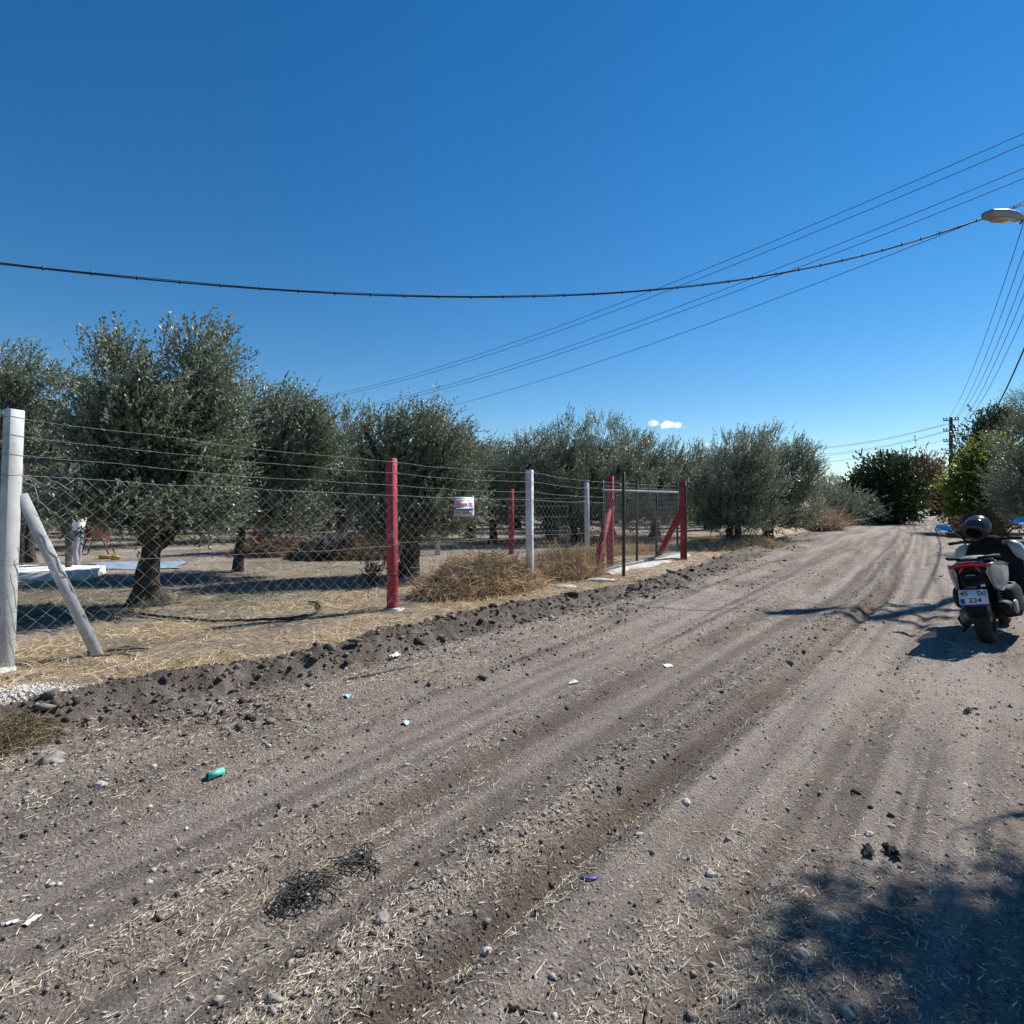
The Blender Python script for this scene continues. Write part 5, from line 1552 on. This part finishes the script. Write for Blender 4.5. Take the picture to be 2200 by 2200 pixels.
# loose T-shirt hem as its own cloth
secsT = [(.955, 0, .005, .190, .145), (1.02, 0, .005, .185, .14), (1.12, 0, .0, .185, .14), (1.27, 0, -.01, .20, .145), (1.38, 0, -.012, .19, .12), (1.44, 0, -.01, .11, .095)]
Vt, Ft, Ot = loft([(z, a, b, c, d, 2.4) for z, a, b, c, d in secsT], 26, axis=2)
aa_ = np.arctan2(Vt[:, 1], Vt[:, 0]); k_ = 1 + .035 * np.sin(aa_ * 5 + Vt[:, 2] * 14) + .03 * np.sin(aa_ * 2 - Vt[:, 2] * 31)
Vt[:, 0] *= k_; Vt[:, 1] *= k_; Vt[:, 2] += .015 * np.sin(aa_ * 3) * (Vt[:, 2] < 1.0)
MB().add(Vt, Ft).obj('t_shirt', M_shirt, per, world=False, smooth=True)

# ------------------------------------------------------------------ slab, black frame, mixer, tarps
M_slab = mat('fresh concrete', (0.66, 0.65, 0.63), .9, .12, 6, .4, 40)
zc = hz(-10.4, 12.5)
V = np.array([(-13.2, 11.75, 0), (-8.75, 11.95, 0), (-9.25, 13.25, 0), (-13.4, 13.6, 0)]); zt = np.array([0, 0, .17]) ; zb = np.array([0, 0, -.1])
V8 = np.concatenate([V + zb, V + zt]); V8[:, 2] += zc
tag(MB().add(V8, np.array([(3, 2, 1, 0), (4, 5, 6, 7), (0, 1, 5, 4), (1, 2, 6, 5), (2, 3, 7, 6), (3, 0, 4, 7)])).obj('concrete_slab', M_slab, origin=(-10.4, 12.5, zc)), 'low white concrete slab behind the left end post', 'slab')
fr = thing('steel_frame', 'black square steel uprights standing on the concrete slab', 'frame', (-10.4, 12.9, zc))
for (px, Yp) in ((147, 12.95), (45, 13.4)):
    x = (px - 1100) * Yp / FPX
    MB().add(*beam((x, Yp, zc + .172), (x, Yp, 2.55), .10, .10, (1, 0, 0))).obj('upright', M_blk, fr)
MB().add(*beam(((147 - 1100) * 12.95 / FPX + .05, 12.95, 2.60), ((45 - 1100) * 13.4 / FPX - 2.0, 13.6, 2.60), .09, .1, (0, 0, 1))).obj('top_beam', M_blk, fr)

mxp = gp(200, 1197)
M_orange = mat('orange paint', (0.30, 0.09, 0.02), .5, .2, 10)
M_drum = mat('cement-stained drum', (0.24, 0.20, 0.18), .8, .3, 7, .4, 30)
mixr = thing('cement_mixer', 'cement mixer with stained grey drum and orange ring behind the standing person', 'cement mixer', (mxp[0] - .3, mxp[1] + .6, hz(mxp[0], mxp[1] + .6)), R(15)); mixr.scale = (.8, .8, .85)
pr = [(0, -.42), (.20, -.42), (.36, -.22), (.40, 0), (.37, .16), (.26, .48), (.22, .56), (.20, .56), (.0, .40)]
V, F = lathe(pr, 22, 'z'); rot = np.array(Matrix.Rotation(R(52), 3, 'Y')); V = V @ rot.T + np.array([.18, 0, .98])
MB().add(V, F).obj('drum', M_drum, mixr, world=False, smooth=True)
V, F = lathe([(.39, -.05), (.43, -.05), (.43, .03), (.39, .03)], 22, 'z'); V = V @ rot.T + np.array([.14, 0, .95])
MB().add(V, F).obj('ring_gear', M_orange, mixr, world=False, smooth=True)
mb = MB()
for sx_, sy_ in ((-.45, -.3), (-.45, .3), (.5, -.3), (.5, .3)): mb.add(*tube([(sx_, sy_, .0), (sx_ * .3, sy_ * .95, .95)], .025, 6))
mb.add(*tube([(-.14, -.30, .95), (-.14, .3, .95)], .03, 6)); mb.obj('stand', mat('red frame paint', (.16, .03, .02), .5, .2), mixr, world=False)
MB().add(*box((-.42, 0, .78), (.30, .34, .36))).obj('motor_box', M_orange, mixr, world=False)


def sheet(name, corners, m, label, cat, seed, amp=.04, lift=.015, n=22):
    c = np.asarray(corners, float); V = []
    for j in range(n):
        for i in range(n):
            a, b = i / (n - 1), j / (n - 1)
            p = (c[0] * (1 - a) + c[1] * a) * (1 - b) + (c[3] * (1 - a) + c[2] * a) * b
            e = np.array([vnoise(a * 4 + seed, b * 4, seed) - .5, vnoise(a * 4, b * 4 + seed, seed + 1) - .5]) * .25
            p = p + np.array([*e, 0])
            V.append((p[0], p[1], p[2] + lift + amp * abs(vnoise(a * 6, b * 3, seed + 3) - .45)))
    V = np.array(V, float); V[:, 2] += hgt(V[:, 0], V[:, 1])
    F = np.array([(j * n + i, j * n + i + 1, (j + 1) * n + i + 1, (j + 1) * n + i) for j in range(n - 1) for i in range(n - 1)])
    n0 = len(V); o0 = V.mean(0)
    o = MB().add(np.concatenate([V, V - np.array([0, 0, .004])]), F, (F + n0)[:, ::-1]).obj(name, m, smooth=True, origin=tuple(o0))
    return tag(o, label, cat)


M_tarpl = mat('pale blue sheet', (0.30, 0.40, 0.50), .35, .2, 3)
M_tarpd = mat('dark blue tarpaulin', (0.012, 0.035, 0.09), .7, .3, 4, .3, 12, spec=.12)
M_tarpk = mat('black plastic sheet', (0.010, 0.011, 0.013), .7, .4, 6, .4, 14, spec=.12)
a, b, c, d = gp(185, 1214), gp(400, 1212), gp(385, 1226), gp(235, 1229)
sheet('plastic_sheet', [d, c, b, a], M_tarpl, 'pale blue plastic sheet spread on the ground beside the person', 'sheet', 5)
yb_ = gp(248, 1207)
yel = thing('water_jug', 'small yellow plastic container lying on the soil behind the big olive', 'container', (yb_[0], yb_[1], hz(yb_[0], yb_[1]) + .065), R(8)); yel.scale = (.6, .6, .6)
M_yel = mat('yellow plastic', (0.55, 0.34, 0.02), .45, .12, 8)
MB().add(*loft([(-.20, 0, 0, .06, .07, 4), (-.16, 0, 0, .10, .105, 4), (.10, 0, 0, .11, .11, 4), (.17, 0, .01, .07, .07, 3), (.21, 0, .03, .03, .03, 2), (.25, 0, .03, .03, .03, 2)], 16, axis=0)).obj('jug_body', M_yel, yel, world=False, smooth=True)
MB().add(*tube([(-.14, 0, .10), (-.12, 0, .15), (.06, 0, .15), (.08, 0, .10)], .014, 6)).obj('jug_handle', M_yel, yel, world=False, smooth=True)
yc_ = gp(229, 1204)
ye2 = MB(); ye2.add(*loft([(-.20, 0, 0, .05, .05, 3), (-.1, 0, 0, .06, .06, 3), (.15, 0, 0, .05, .05, 3), (.2, 0, 0, .02, .02, 2)], 12, axis=0))
oo = ye2.obj('yellow_tool', M_yel); oo.location = (yc_[0], yc_[1], hz(yc_[0], yc_[1]) + .05); tag(oo, 'thin yellow tool lying left of the yellow container', 'tool')


# ------------------------------------------------------------------ heaps of cut brush and dry grass
M_brush = mat_attr('cut brush', [(0, (.05, .034, .022)), (.5, (.15, .10, .06)), (1, (.30, .21, .12))], .85, .2)
M_hay = mat_attr('rusty dry grass', [(0, (.20, .13, .065)), (.5, (.45, .315, .175)), (.85, (.62, .475, .29)), (1, (.74, .62, .43))], .8, .25, .15)
M_hayd = mat_attr('dull hay', [(0, (.05, .038, .025)), (.5, (.15, .115, .07)), (.85, (.32, .25, .15)), (1, (.5, .42, .28))], .85, .2)
M_reed = mat_attr('dry reeds', [(0, (.20, .12, .07)), (.5, (.42, .29, .19)), (1, (.62, .52, .40))], .8, .25, .15)
M_moundsoil = mat('heap core', (0.17, 0.115, 0.065), .95, .4, 9, 1.0, 18, bdist=.05)


def heap(name, label, cat, ctr, size, rz, n, L, W, m, seed, up=.5, core=True, prof=1.0):
    """mound of blades over a solid core; size = half length, half width, height"""
    g = np.random.default_rng(seed); x0, y0 = ctr; z0 = hz(x0, y0)
    o = thing(name, label, cat, (x0, y0, z0))
    a = g.uniform(0, 2 * np.pi, n); rr = np.sqrt(g.uniform(0, 1, n))
    lx, ly = rr * np.cos(a), rr * np.sin(a)
    ca, sa = math.cos(rz), math.sin(rz)
    X = x0 + lx * size[0] * ca - ly * size[1] * sa; Y = y0 + lx * size[0] * sa + ly * size[1] * ca
    shape = np.clip(1 - rr ** 2, 0, 1) ** .8 * (0.55 + .75 * vnoise(lx * 2.2 + seed, ly * 2.2, seed))
    Z = hgt(X, Y) + shape * size[2] * g.uniform(.55, 1, n)
    D = np.stack([g.normal(0, 1, n), g.normal(0, 1, n), np.abs(g.normal(up, .5, n))], -1)
    l = g.gamma(4, L / 4, n)
    V, F, A = blades(np.stack([X, Y, Z], -1), D, l, np.full(n, W) * g.uniform(.6, 1.5, n), l * g.uniform(0, .6, n), seed, 2)
    MB().add(V, F, a=A).obj('dry_stems', m, o, attr='rnd')
    if core:
        k = 24; V = []; F = []
        for j in range(k):
            for i in range(k):
                p, q = -1 + 2 * i / (k - 1), -1 + 2 * j / (k - 1); r_ = min(1.0, math.hypot(p, q))
                xx = x0 + p * size[0] * ca - q * size[1] * sa; yy = y0 + p * size[0] * sa + q * size[1] * ca
                sh = max(0, 1 - r_ ** 2) ** .8 * (.5 + .7 * float(vnoise(p * 2.2 + seed, q * 2.2, seed)))
                V.append((xx, yy, sh * size[2] * .8 - .03))
        F = [(j * k + i, j * k + i + 1, (j + 1) * k + i + 1, (j + 1) * k + i) for j in range(k - 1) for i in range(k - 1)]
        V = np.array(V); V[:, 2] += hgt(V[:, 0], V[:, 1])
        MB().add(V, np.array(F)).obj('heap_core', M_moundsoil, o, smooth=True)
    return o


heap('dry_grass_heap', 'rusty heap of dry grass just behind the fence beside the white post', 'dry grass', (-.5, 10.5), (1.5, .65, .68), math.atan2(1.9, 1.9), 6500, .24, .011, M_hay, 41, .55)
heap('dry_grass_heap', 'dry grass clump between the white post and the gate', 'dry grass', (1.15, 12.7), (1.35, .65, .62), math.atan2(2.3, 1.7), 5000, .28, .011, M_hay, 42, .9)
heap('brush_pile', 'brown pile of cut brush and sticks on the right of the dark tarpaulin', 'brush pile', (-4.75, 17.0), (1.75, .8, .72), .05, 6000, .35, .012, M_brush, 43, .35)
heap('brush_pile', 'dark pile of rubble and brush on the left of the dark tarpaulin', 'brush pile', (-7.3, 17.6), (1.15, .7, .66), .0, 3500, .22, .014, M_brush, 44, .15)
heap('hay_clump', 'tangled dry hay clump at the lower left picture edge', 'hay', (-3.32, 3.74), (.36, .20, .13), .8, 4200, .075, .003, M_hayd, 45, .35)
heap('dry_reeds', 'pale dry reeds beside the road below the low rounded olive', 'dry reeds', (19.2, 36.6), (2.3, 1.3, .5), math.atan2(RU[1], RU[0]), 4200, 1.05, .030, M_reed, 46, 1.3)
heap('dry_bush', 'brown dry bush at the right road edge under the yellow-green tree', 'dry bush', (22.9, 29.0), (1.6, 1.0, .8), math.atan2(RU[1], RU[0]), 3800, .55, .018, M_brush, 47, .9)
heap('dry_grass_heap', 'thin dry grass patch inside the gate', 'dry grass', (3.4, 18.2), (1.7, .6, .18), .4, 3000, .3, .009, M_hay, 48, 1.0, core=False)
heap('dry_grass_heap', 'dry grass strip under the dense olive by the far gate post', 'dry grass', (8.2, 21.0), (2.8, .8, .15), .6, 3600, .28, .010, M_hay, 49, .8, core=False)
a_ = [at(640, 1193, 16.2), at(735, 1172, 16.2), at(775, 1150, 17.2), at(690, 1160, 17.4)]
V = [];
def drape(name, pts, m, label, seed):
    pts = np.asarray(pts); n = 18; V = []
    for j in range(n):
        for i in range(n):
            a, b = i / (n - 1), j / (n - 1)
            p = (pts[0] * (1 - a) + pts[1] * a) * (1 - b) + (pts[3] * (1 - a) + pts[2] * a) * b
            p = p + np.array([.10 * (vnoise(a * 5, b * 5, seed) - .5), 0, .16 * (vnoise(a * 5 + 3, b * 4, seed + 1) - .5) + .16 * math.sin(math.pi * b) ])
            V.append(p)
    V = np.array(V); F = np.array([(j * n + i, j * n + i + 1, (j + 1) * n + i + 1, (j + 1) * n + i) for j in range(n - 1) for i in range(n - 1)]); n0 = len(V)
    return tag(MB().add(np.concatenate([V, V - np.array([0, -.002, .005])]), F, (F + n0)[:, ::-1]).obj(name, m, smooth=True, origin=tuple(V.mean(0))), label, 'tarpaulin')
drape('tarpaulin', [at(632, 1196, 16.0), at(720, 1190, 16.0), at(745, 1168, 17.3), at(655, 1168, 17.3)], M_tarpk, 'black plastic sheet bunched between the two brush piles', 3)
drape('tarpaulin', [at(690, 1170, 16.5), at(752, 1172, 16.4), at(768, 1148, 17.4), at(705, 1156, 17.4)], M_tarpd, 'dark blue tarpaulin thrown over the brush pile', 7)

# small green shrub and weeds in the plot
sh = gp(800, 1262)
def shrub(name, label, x, y, h, n, seed, m, ll=.05, lw=.03):
    g = np.random.default_rng(seed)
    o = thing(name, label, 'shrub', (x, y, hz(x, y)))
    V, F, A, C = crown_mesh([(x, y, hz(x, y) + h * .6, h * .45, h * .4, h * .42)], g, n, 6, 7, ll, lw, up=.8, wind=(.1, 0, 0), spread=.06, slen=(.08, .2))
    MB().add(V, F, a=A).obj('leaves', m, o, attr='rnd')
    mb = MB()
    for c in C: mb.add(*limb((x + g.normal(0, .02), y, hz(x, y) - .02), c, .006, .002, g, .1, 4, 4))
    mb.obj('stems', M_bark, o)
    return o
shrub('green_shrub', 'small green shrub in the tree shade just left of the near red post', sh[0], sh[1] , .42, 22, 5, M_shrubleaf)
X, Y, r_, g = scatter(26000, 6.5, 24, -44, 20, seed=120)
u, v = uv(X, Y); n3_ = fbm(X * .35, Y * .35, 3, 81)
p_ = np.clip((n3_ - .5) * 5, 0, 1) * (v < -8.2) * .5
p_ = np.maximum(p_, np.exp(-(((X + 5.5) / 2.6) ** 2 + ((Y - 9.6) / 1.1) ** 2)) * .8 * (v < -7.4))
p_ = np.maximum(p_, .5 * np.exp(-(((X - 11.5) / 3.0) ** 2 + ((Y - 23.5) / 3.2) ** 2)) * (v < -5.8))
k = g.uniform(0, 1, len(X)) < p_
X, Y = X[k], Y[k]; n = len(X)
D = np.stack([g.normal(0, .7, n), g.normal(0, .7, n), np.abs(g.normal(.6, .3, n))], -1); l = g.gamma(3, .025, n) + .02
V, F, A = blades(np.stack([X, Y, hgt(X, Y)], -1), D, l, g.uniform(.006, .014, n), l * .3, 8, 2)
tag(MB().add(V, F, a=A).obj('green_weeds', mat_attr('weeds', [(0, (.04, .055, .018)), (1, (.17, .19, .07))], .7, .3, .2), attr='rnd'), 'low green weeds growing in the shade under the olives', 'weeds', kind='stuff')

# ------------------------------------------------------------------ small things lying about
M_hose = mat('black hose', (0.020, 0.020, 0.022), .5, .3)
hp_ = [gp(300, 1332), gp(345, 1338), gp(400, 1345), gp(470, 1350), gp(560, 1347), gp(630, 1342), gp(672, 1332), gp(688, 1322), gp(680, 1310), gp(664, 1304)]
hp_ = np.array(hp_); tq = np.linspace(0, 1, len(hp_)); tf = np.linspace(0, 1, 60)
def spline(P, n=60):
    P = np.asarray(P, float); m = len(P); out = []
    for t in np.linspace(0, m - 1 - 1e-6, n):
        i = int(t); f = t - i
        p0, p1, p2, p3 = P[max(i - 1, 0)], P[i], P[min(i + 1, m - 1)], P[min(i + 2, m - 1)]
        out.append(.5 * ((2 * p1) + (-p0 + p2) * f + (2 * p0 - 5 * p1 + 4 * p2 - p3) * f * f + (-p0 + 3 * p1 - 3 * p2 + p3) * f ** 3))
    return np.array(out)
P = spline(hp_); P[:, 2] = hgt(P[:, 0], P[:, 1]) + .035
tag(MB().add(*tube(P, .019, 8)).obj('garden_hose', M_hose, smooth=True, origin=tuple(P[30])), 'black irrigation hose curving over the straw behind the fence', 'hose')

M_stick = mat('dead wood', (0.17, 0.13, 0.10), .9, .4, 14, .6, 50)
g = np.random.default_rng(9)


def stick(pts, r, label, group=None):
    P = spline([np.array([p[0], p[1], 0]) for p in pts], 12); P[:, 2] = hgt(P[:, 0], P[:, 1]) + r * 1.2; P[:, :2] += g.normal(0, r * .4, (12, 2))
    return tag(MB().add(*tube(P, np.linspace(r, r * .5, 12), 6)).obj('stick', M_stick, smooth=True, origin=tuple(P[6])), label, 'stick', group)


stick([gp(190, 1418), gp(240, 1412), gp(320, 1411)], .022, 'thickest dead branch lying at the foot of the diagonal strut', 'sticks on the ground')
stick([gp(200, 1424), gp(260, 1420), gp(290, 1424)], .015, 'short dead branch in front of the thickest one by the strut', 'sticks on the ground')
stick([gp(215, 1413), gp(262, 1405), gp(300, 1404)], .013, 'thin dead branch behind the thickest one by the strut', 'sticks on the ground')
stick([gp(540, 1465), gp(560, 1458), gp(583, 1467)], .012, 'bent stick on top of the dark soil bank', 'sticks on the ground')
stick([gp(738, 1484), gp(800, 1476), gp(885, 1460)], .011, 'long dark stick lying along the lower edge of the soil bank', 'sticks on the ground')
stick([gp(595, 1745), gp(604, 1728), gp(600, 1710)], .008, 'short curved twig on the left smooth track', 'sticks on the ground')
stick([gp(1396, 2200), gp(1390, 2170), gp(1398, 2140)], .010, 'pale twig at the bottom edge right of centre', 'sticks on the ground')
stick([gp(1095, 2168), gp(1120, 2172), gp(1142, 2174)], .008, 'dark flat twig near the bottom centre', 'sticks on the ground')
stick([gp(333, 1976), gp(350, 1980), gp(372, 1968), gp(386, 1955)], .007, 'bent pale twig left of the black netting', 'sticks on the ground')

M_stone = mat('grey stone', (0.24, 0.215, 0.19), .85, .25, 14, .5, 60)
M_stonew = mat('pale stone', (0.42, 0.385, 0.35), .85, .15, 14, .5, 60)
M_lime = mat('white lime lumps', (0.50, 0.49, 0.465), .95, .12, 14, .6, 50)
stones = [(113, 1652, .075, 'big rounded grey stone beside the hay clump', 0), (1475, 1730, .028, 'pale egg-shaped stone right of the main rut', 1), (1372, 1803, .022, 'small white stone left of the pale egg-shaped stone', 1),
          (1722, 2047, .028, 'grey oval stone at the edge of the tree shade', 0), (1866, 1785, .022, 'square-cut buff stone above the torn black plastic', 1), (1915, 1768, .017, 'little pale stone right of the square-cut buff stone', 1),
          (320, 1885, .018, 'flat pale stone on the smooth left track', 1), (872, 1643, .022, 'long pale stone on the smooth track near centre', 1), (922, 1345, .075, 'grey boulder lying in the straw below the near red post', 0),
          (1010, 1340, .06, 'brown-grey clod-like boulder right of the grey boulder', 0), (1525, 1878, .020, 'flat pinkish stone on the right-hand track', 1), (215, 1706, .030, 'pale stone below the white-grey stones at left', 1),
          (330, 1662, .022, 'light chip left of the teal tube', 1), (126, 1878, .014, 'tiny pink stone at the far left track', 1), (1048, 2046, .022, 'pale stone low in the picture left of centre rut', 1),
          (1795, 1970, .016, 'white stone just above the tree shade', 1), (2165, 1872, .018, 'pale stone inside the tree shade at right', 1), (1645, 1752, .014, 'small dark stone on the right track', 0),
          (1565, 1803, .018, 'dark lump on the right track', 0), (1640, 1806, .017, 'second dark lump further right on the right track', 0), (820, 2000, .03, 'dark soil-coloured stone beside the lower straw ridge', 0),
          (1820, 2175, .03, 'grey stone at the bottom edge in the shade', 0), (1130, 1285, .06, 'dark boulder at the foot of the thin white post bank', 0), (1185, 1338, .05, 'angular dark stone on the bank right of the boulders', 0)]
for k, (px, py, s, lab, w_) in enumerate(stones):
    c = gp(px, py); lumpy('stone', c, (s * 1.0, s * .78, s * .6), 60 + k, M_stonew if w_ else M_stone, lab, 'stone', 'loose stones', jag=.3)

# lime rubble at the end post
g = np.random.default_rng(15)
n = 2600
X = -4.02 + g.normal(0, .26, n); Y = 4.64 + g.normal(0, .16, n); s = np.clip(g.lognormal(-5.0, .45, n), .003, .022)
V, F, A = lumps(np.stack([X, Y, hgt(X, Y) + s * .4], -1), s[:, None] * g.uniform(.6, 1.2, (n, 3)), 16, .35, (OCT_V, OCT_F))
tag(MB().add(V, F, a=A).obj('lime_rubble', M_lime), 'white lime rubble spread at the foot of the left end post', 'rubble', kind='stuff')
cb = FP[1]
lumpy('cement_footing', (cb[0] - .02, cb[1] - .02), (.13, .13, .05), 90, M_cem, 'white cement footing round the left end post', 'footing', jag=.2)
lumpy('cement_footing', (FP[2][0] + .03, FP[2][1] - .02), (.15, .12, .035), 91, M_cem, 'pale cement footing round the near red post', 'footing', jag=.25)

# teal tube
c = gp(463, 1660); z = hz(c[0], c[1])
M_teal = mat('teal plastic', (0.09, 0.50, 0.41), .45, .12, 20)
tu = thing('plastic_tube', 'short teal green plastic tube lying on the left track', 'tube', (c[0], c[1], z + .022), R(52))
V, F = lathe([(.017, -.048), (.019, -.048), (.019, .048), (.017, .048), (.017, -.048)], 16, 'x'); MB().add(V, F).obj('tube_wall', M_teal, tu, world=False, smooth=True)
V, F = lathe([(.0, -.044), (.0165, -.044), (.0165, -.042), (0, -.042)], 16, 'x'); MB().add(V, F).obj('tube_plug', M_bkpl, tu, world=False)


def tangle(name, ctr, size, rz, n, r, m, label, cat, seed, flatz=.03):
    g = np.random.default_rng(seed); mb = MB(); ca, sa = math.cos(rz), math.sin(rz)
    for _ in range(n):
        p = g.normal(0, .45, 2) * size; a = g.uniform(0, 6.28); P = []
        zz = abs(g.normal(0, flatz * .5))
        for k in range(12):
            x, y = ctr[0] + p[0] * ca - p[1] * sa, ctr[1] + p[0] * sa + p[1] * ca
            P.append((x, y, .006 + zz)); a += g.normal(0, .75); st = .022
            p = p + np.array([math.cos(a), math.sin(a)]) * st - p * .06; zz = abs(zz + g.normal(0, flatz * .25))
        P = np.array(P); P[:, 2] += hgt(P[:, 0], P[:, 1])
        mb.add(*tube(P, g.uniform(.5, 1.2) * r, 3, False))
    z = hz(*ctr)
    return tag(mb.obj(name, m, origin=(ctr[0], ctr[1], z)), label, cat)


M_net = mat('black netting', (0.025, 0.027, 0.025), .7, .4, 20)
c1, c2 = gp(590, 1960), gp(715, 1860); cm_ = (c1 + c2) / 2; ang_ = math.atan2(c2[1] - c1[1], c2[0] - c1[0])
tangle('torn_netting', (cm_[0], cm_[1]), np.array([.17, .042]), ang_, 42, .0028, M_net, 'tangle of torn black netting on the straw ridge', 'netting', 3, .028)
c = gp(768, 1841); tangle('torn_netting', (c[0], c[1]), np.array([.05, .012]), ang_, 14, .004, M_net, 'small dark scrap trailing from the black netting', 'netting', 4, .01)


def crumple(name, ctr, s, m, label, cat, seed, h=.5, rz=0., group=None):
    g = np.random.default_rng(seed); n = 9; V = []
    ca, sa = math.cos(rz), math.sin(rz)
    for j in range(n):
        for i in range(n):
            p, q = -1 + 2 * i / (n - 1), -1 + 2 * j / (n - 1)
            k = 1 - .25 * float(vnoise(p * 2 + seed, q * 2, seed))
            x, y = p * s[0] * k + g.normal(0, s[0] * .07), q * s[1] * k + g.normal(0, s[1] * .07)
            X_, Y_ = ctr[0] + x * ca - y * sa, ctr[1] + x * sa + y * ca
            V.append((X_, Y_, .006 + h * min(s) * abs(g.normal(0, .5)) + h * .4 * s[1] * (1 - q * q)))
    V = np.array(V); V[:, 2] += hgt(V[:, 0], V[:, 1]); F = np.array([(j * n + i, j * n + i + 1, (j + 1) * n + i + 1, (j + 1) * n + i) for j in range(n - 1) for i in range(n - 1)]); n0 = len(V)
    return tag(MB().add(np.concatenate([V, V - np.array([0, 0, .0015])]), F, (F + n0)[:, ::-1]).obj(name, m, origin=(ctr[0], ctr[1], hz(*ctr[:2]))), label, cat, group)


M_paper = mat('paper scrap', (0.72, 0.71, 0.69), .8, .06, 14)
M_blueb = mat('pale blue scrap', (0.42, 0.58, 0.72), .5, .15, 14)
M_brnl = mat('brown leaf', (0.17, 0.085, 0.04), .7, .3, 14)
M_grnl = mat('olive leaf scrap', (0.13, 0.12, 0.03), .6, .3, 14)
lit = 'scraps lying on the road'
for px, py, s, m, lab, cat, h in [
        (68, 1956, (.035, .014), M_paper, 'larger white paper scrap at the lower left edge', 'paper', .35), (28, 1958, (.022, .012), M_paper, 'smaller white paper scrap at the lower left edge', 'paper', .4),
        (1232, 1470, (.055, .025), M_paper, 'torn white scrap high on the middle of the road', 'paper', .6), (1435, 1422, (.06, .03), M_paper, 'flat pale scrap on the road near the scooter shadow', 'paper', .3),
        (848, 1425, (.06, .05), M_paper, 'crumpled white scrap on the dark soil bank', 'paper', .8), (746, 1519, (.035, .025), M_blueb, 'pale blue crumpled scrap below the soil bank', 'plastic', .6),
        (872, 1548, (.035, .025), M_blueb, 'second pale blue scrap further right below the soil bank', 'plastic', .5),
        (1865, 1827, (.050, .024), M_tarpk, 'left piece of torn black plastic on the right of the road', 'plastic', .9), (1916, 1828, (.045, .026), M_tarpk, 'right piece of torn black plastic on the right of the road', 'plastic', .9),
        (2080, 1528, (.055, .026), M_tarpk, 'crumpled black plastic scrap below the scooter', 'plastic', .9),
        (1825, 1584, (.026, .010), M_grnl, 'yellowish fallen leaf on the right track', 'leaf', .3), (1873, 1553, (.028, .009), M_brnl, 'dark curled leaf right of the yellowish one', 'leaf', .5),
        (1895, 1472, (.035, .010), M_brnl, 'dark leaf further up the road near the scooter shade', 'leaf', .5), (2070, 1576, (.022, .014), M_brnl, 'brown leaf below the crumpled black plastic', 'leaf', .6),
        (2105, 1682, (.020, .010), M_brnl, 'small reddish leaf near the right edge', 'leaf', .5), (1110, 1575, (.03, .018), M_brnl, 'brown leaf scrap on the central smooth track', 'leaf', .6)]:
    c = gp(px, py); crumple('litter_scrap' if cat != 'leaf' else 'fallen_leaf', c, s, m, lab, cat, int(px + py), h, .5 + (px % 7) * .2, lit)
c = gp(1268, 1905); P = np.array([(c[0] + .042 * math.cos(a), c[1] + .05 + .055 * math.sin(a), 0) for a in np.linspace(R(205), R(335), 14)])
P[:, 2] = hgt(P[:, 0], P[:, 1]) + .006
tag(MB().add(*tube(P, np.array([.002] + [.004] * 12 + [.002]), 6)).obj('blue_strip', mat('blue plastic', (.03, .06, .5), .4, .1), smooth=True, origin=tuple(P[7])), 'thin curved bright blue plastic strip on the road', 'plastic')

# ------------------------------------------------------------------ clouds
M_cloud = bpy.data.materials.new('cloud vapour'); M_cloud.use_nodes = True
nt_ = M_cloud.node_tree; nt_.nodes.clear(); o_ = nt_.nodes.new('ShaderNodeOutputMaterial'); vs = nt_.nodes.new('ShaderNodeVolumePrincipled')
vs.inputs['Density'].default_value = .02; vs.inputs['Color'].default_value = (.99, .99, .99, 1); vs.inputs['Anisotropy'].default_value = .35
nt_.links.new(vs.outputs[0], o_.inputs['Volume'])


def cloud(Y, puffs, label, seed):
    g = np.random.default_rng(seed); mb = MB()
    s = Y / FPX
    dg_ = None
    V_all = []
    md = bpy.data.metaballs.new('cloud_ball'); md.resolution = 18; md.render_resolution = 18; md.threshold = .4
    mo = bpy.data.objects.new('cloud_ball', md); COL.objects.link(mo)
    c0 = at(puffs[0][0], puffs[0][1], Y)
    mo.location = c0
    for px, py, r_ in puffs:
        for k in range(5):
            e = md.elements.new(); c = at(px + g.normal(0, r_ * .35), py + abs(g.normal(0, r_ * .18)) * -1, Y + g.normal(0, 60)); e.co = tuple(c - c0); e.radius = r_ * s * g.uniform(.9, 1.5)
    dg = bpy.context.evaluated_depsgraph_get(); dg.update()
    me = bpy.data.meshes.new_from_object(mo.evaluated_get(dg)); bpy.data.objects.remove(mo)
    me.name = 'cloud'; me.materials.clear(); me.materials.append(M_cloud)
    o = bpy.data.objects.new('cloud', me); COL.objects.link(o); o.location = c0
    return tag(o, label, 'cloud')


cloud(3000, [(1398, 916, 5), (1408, 911, 9), (1424, 916, 8), (1440, 913, 10), (1456, 915, 8), (1471, 919, 4)], 'small white cloud above the olives right of centre', 3)
cloud(3000, [(1508, 957, 7), (1518, 958, 6)], 'tiny cloud scrap just above the treetops right of the gate', 4)
cloud(4000, [(2030, 1000, 10), (2060, 996, 12), (2090, 1000, 10)], 'pale low cloud behind the utility pole', 5)
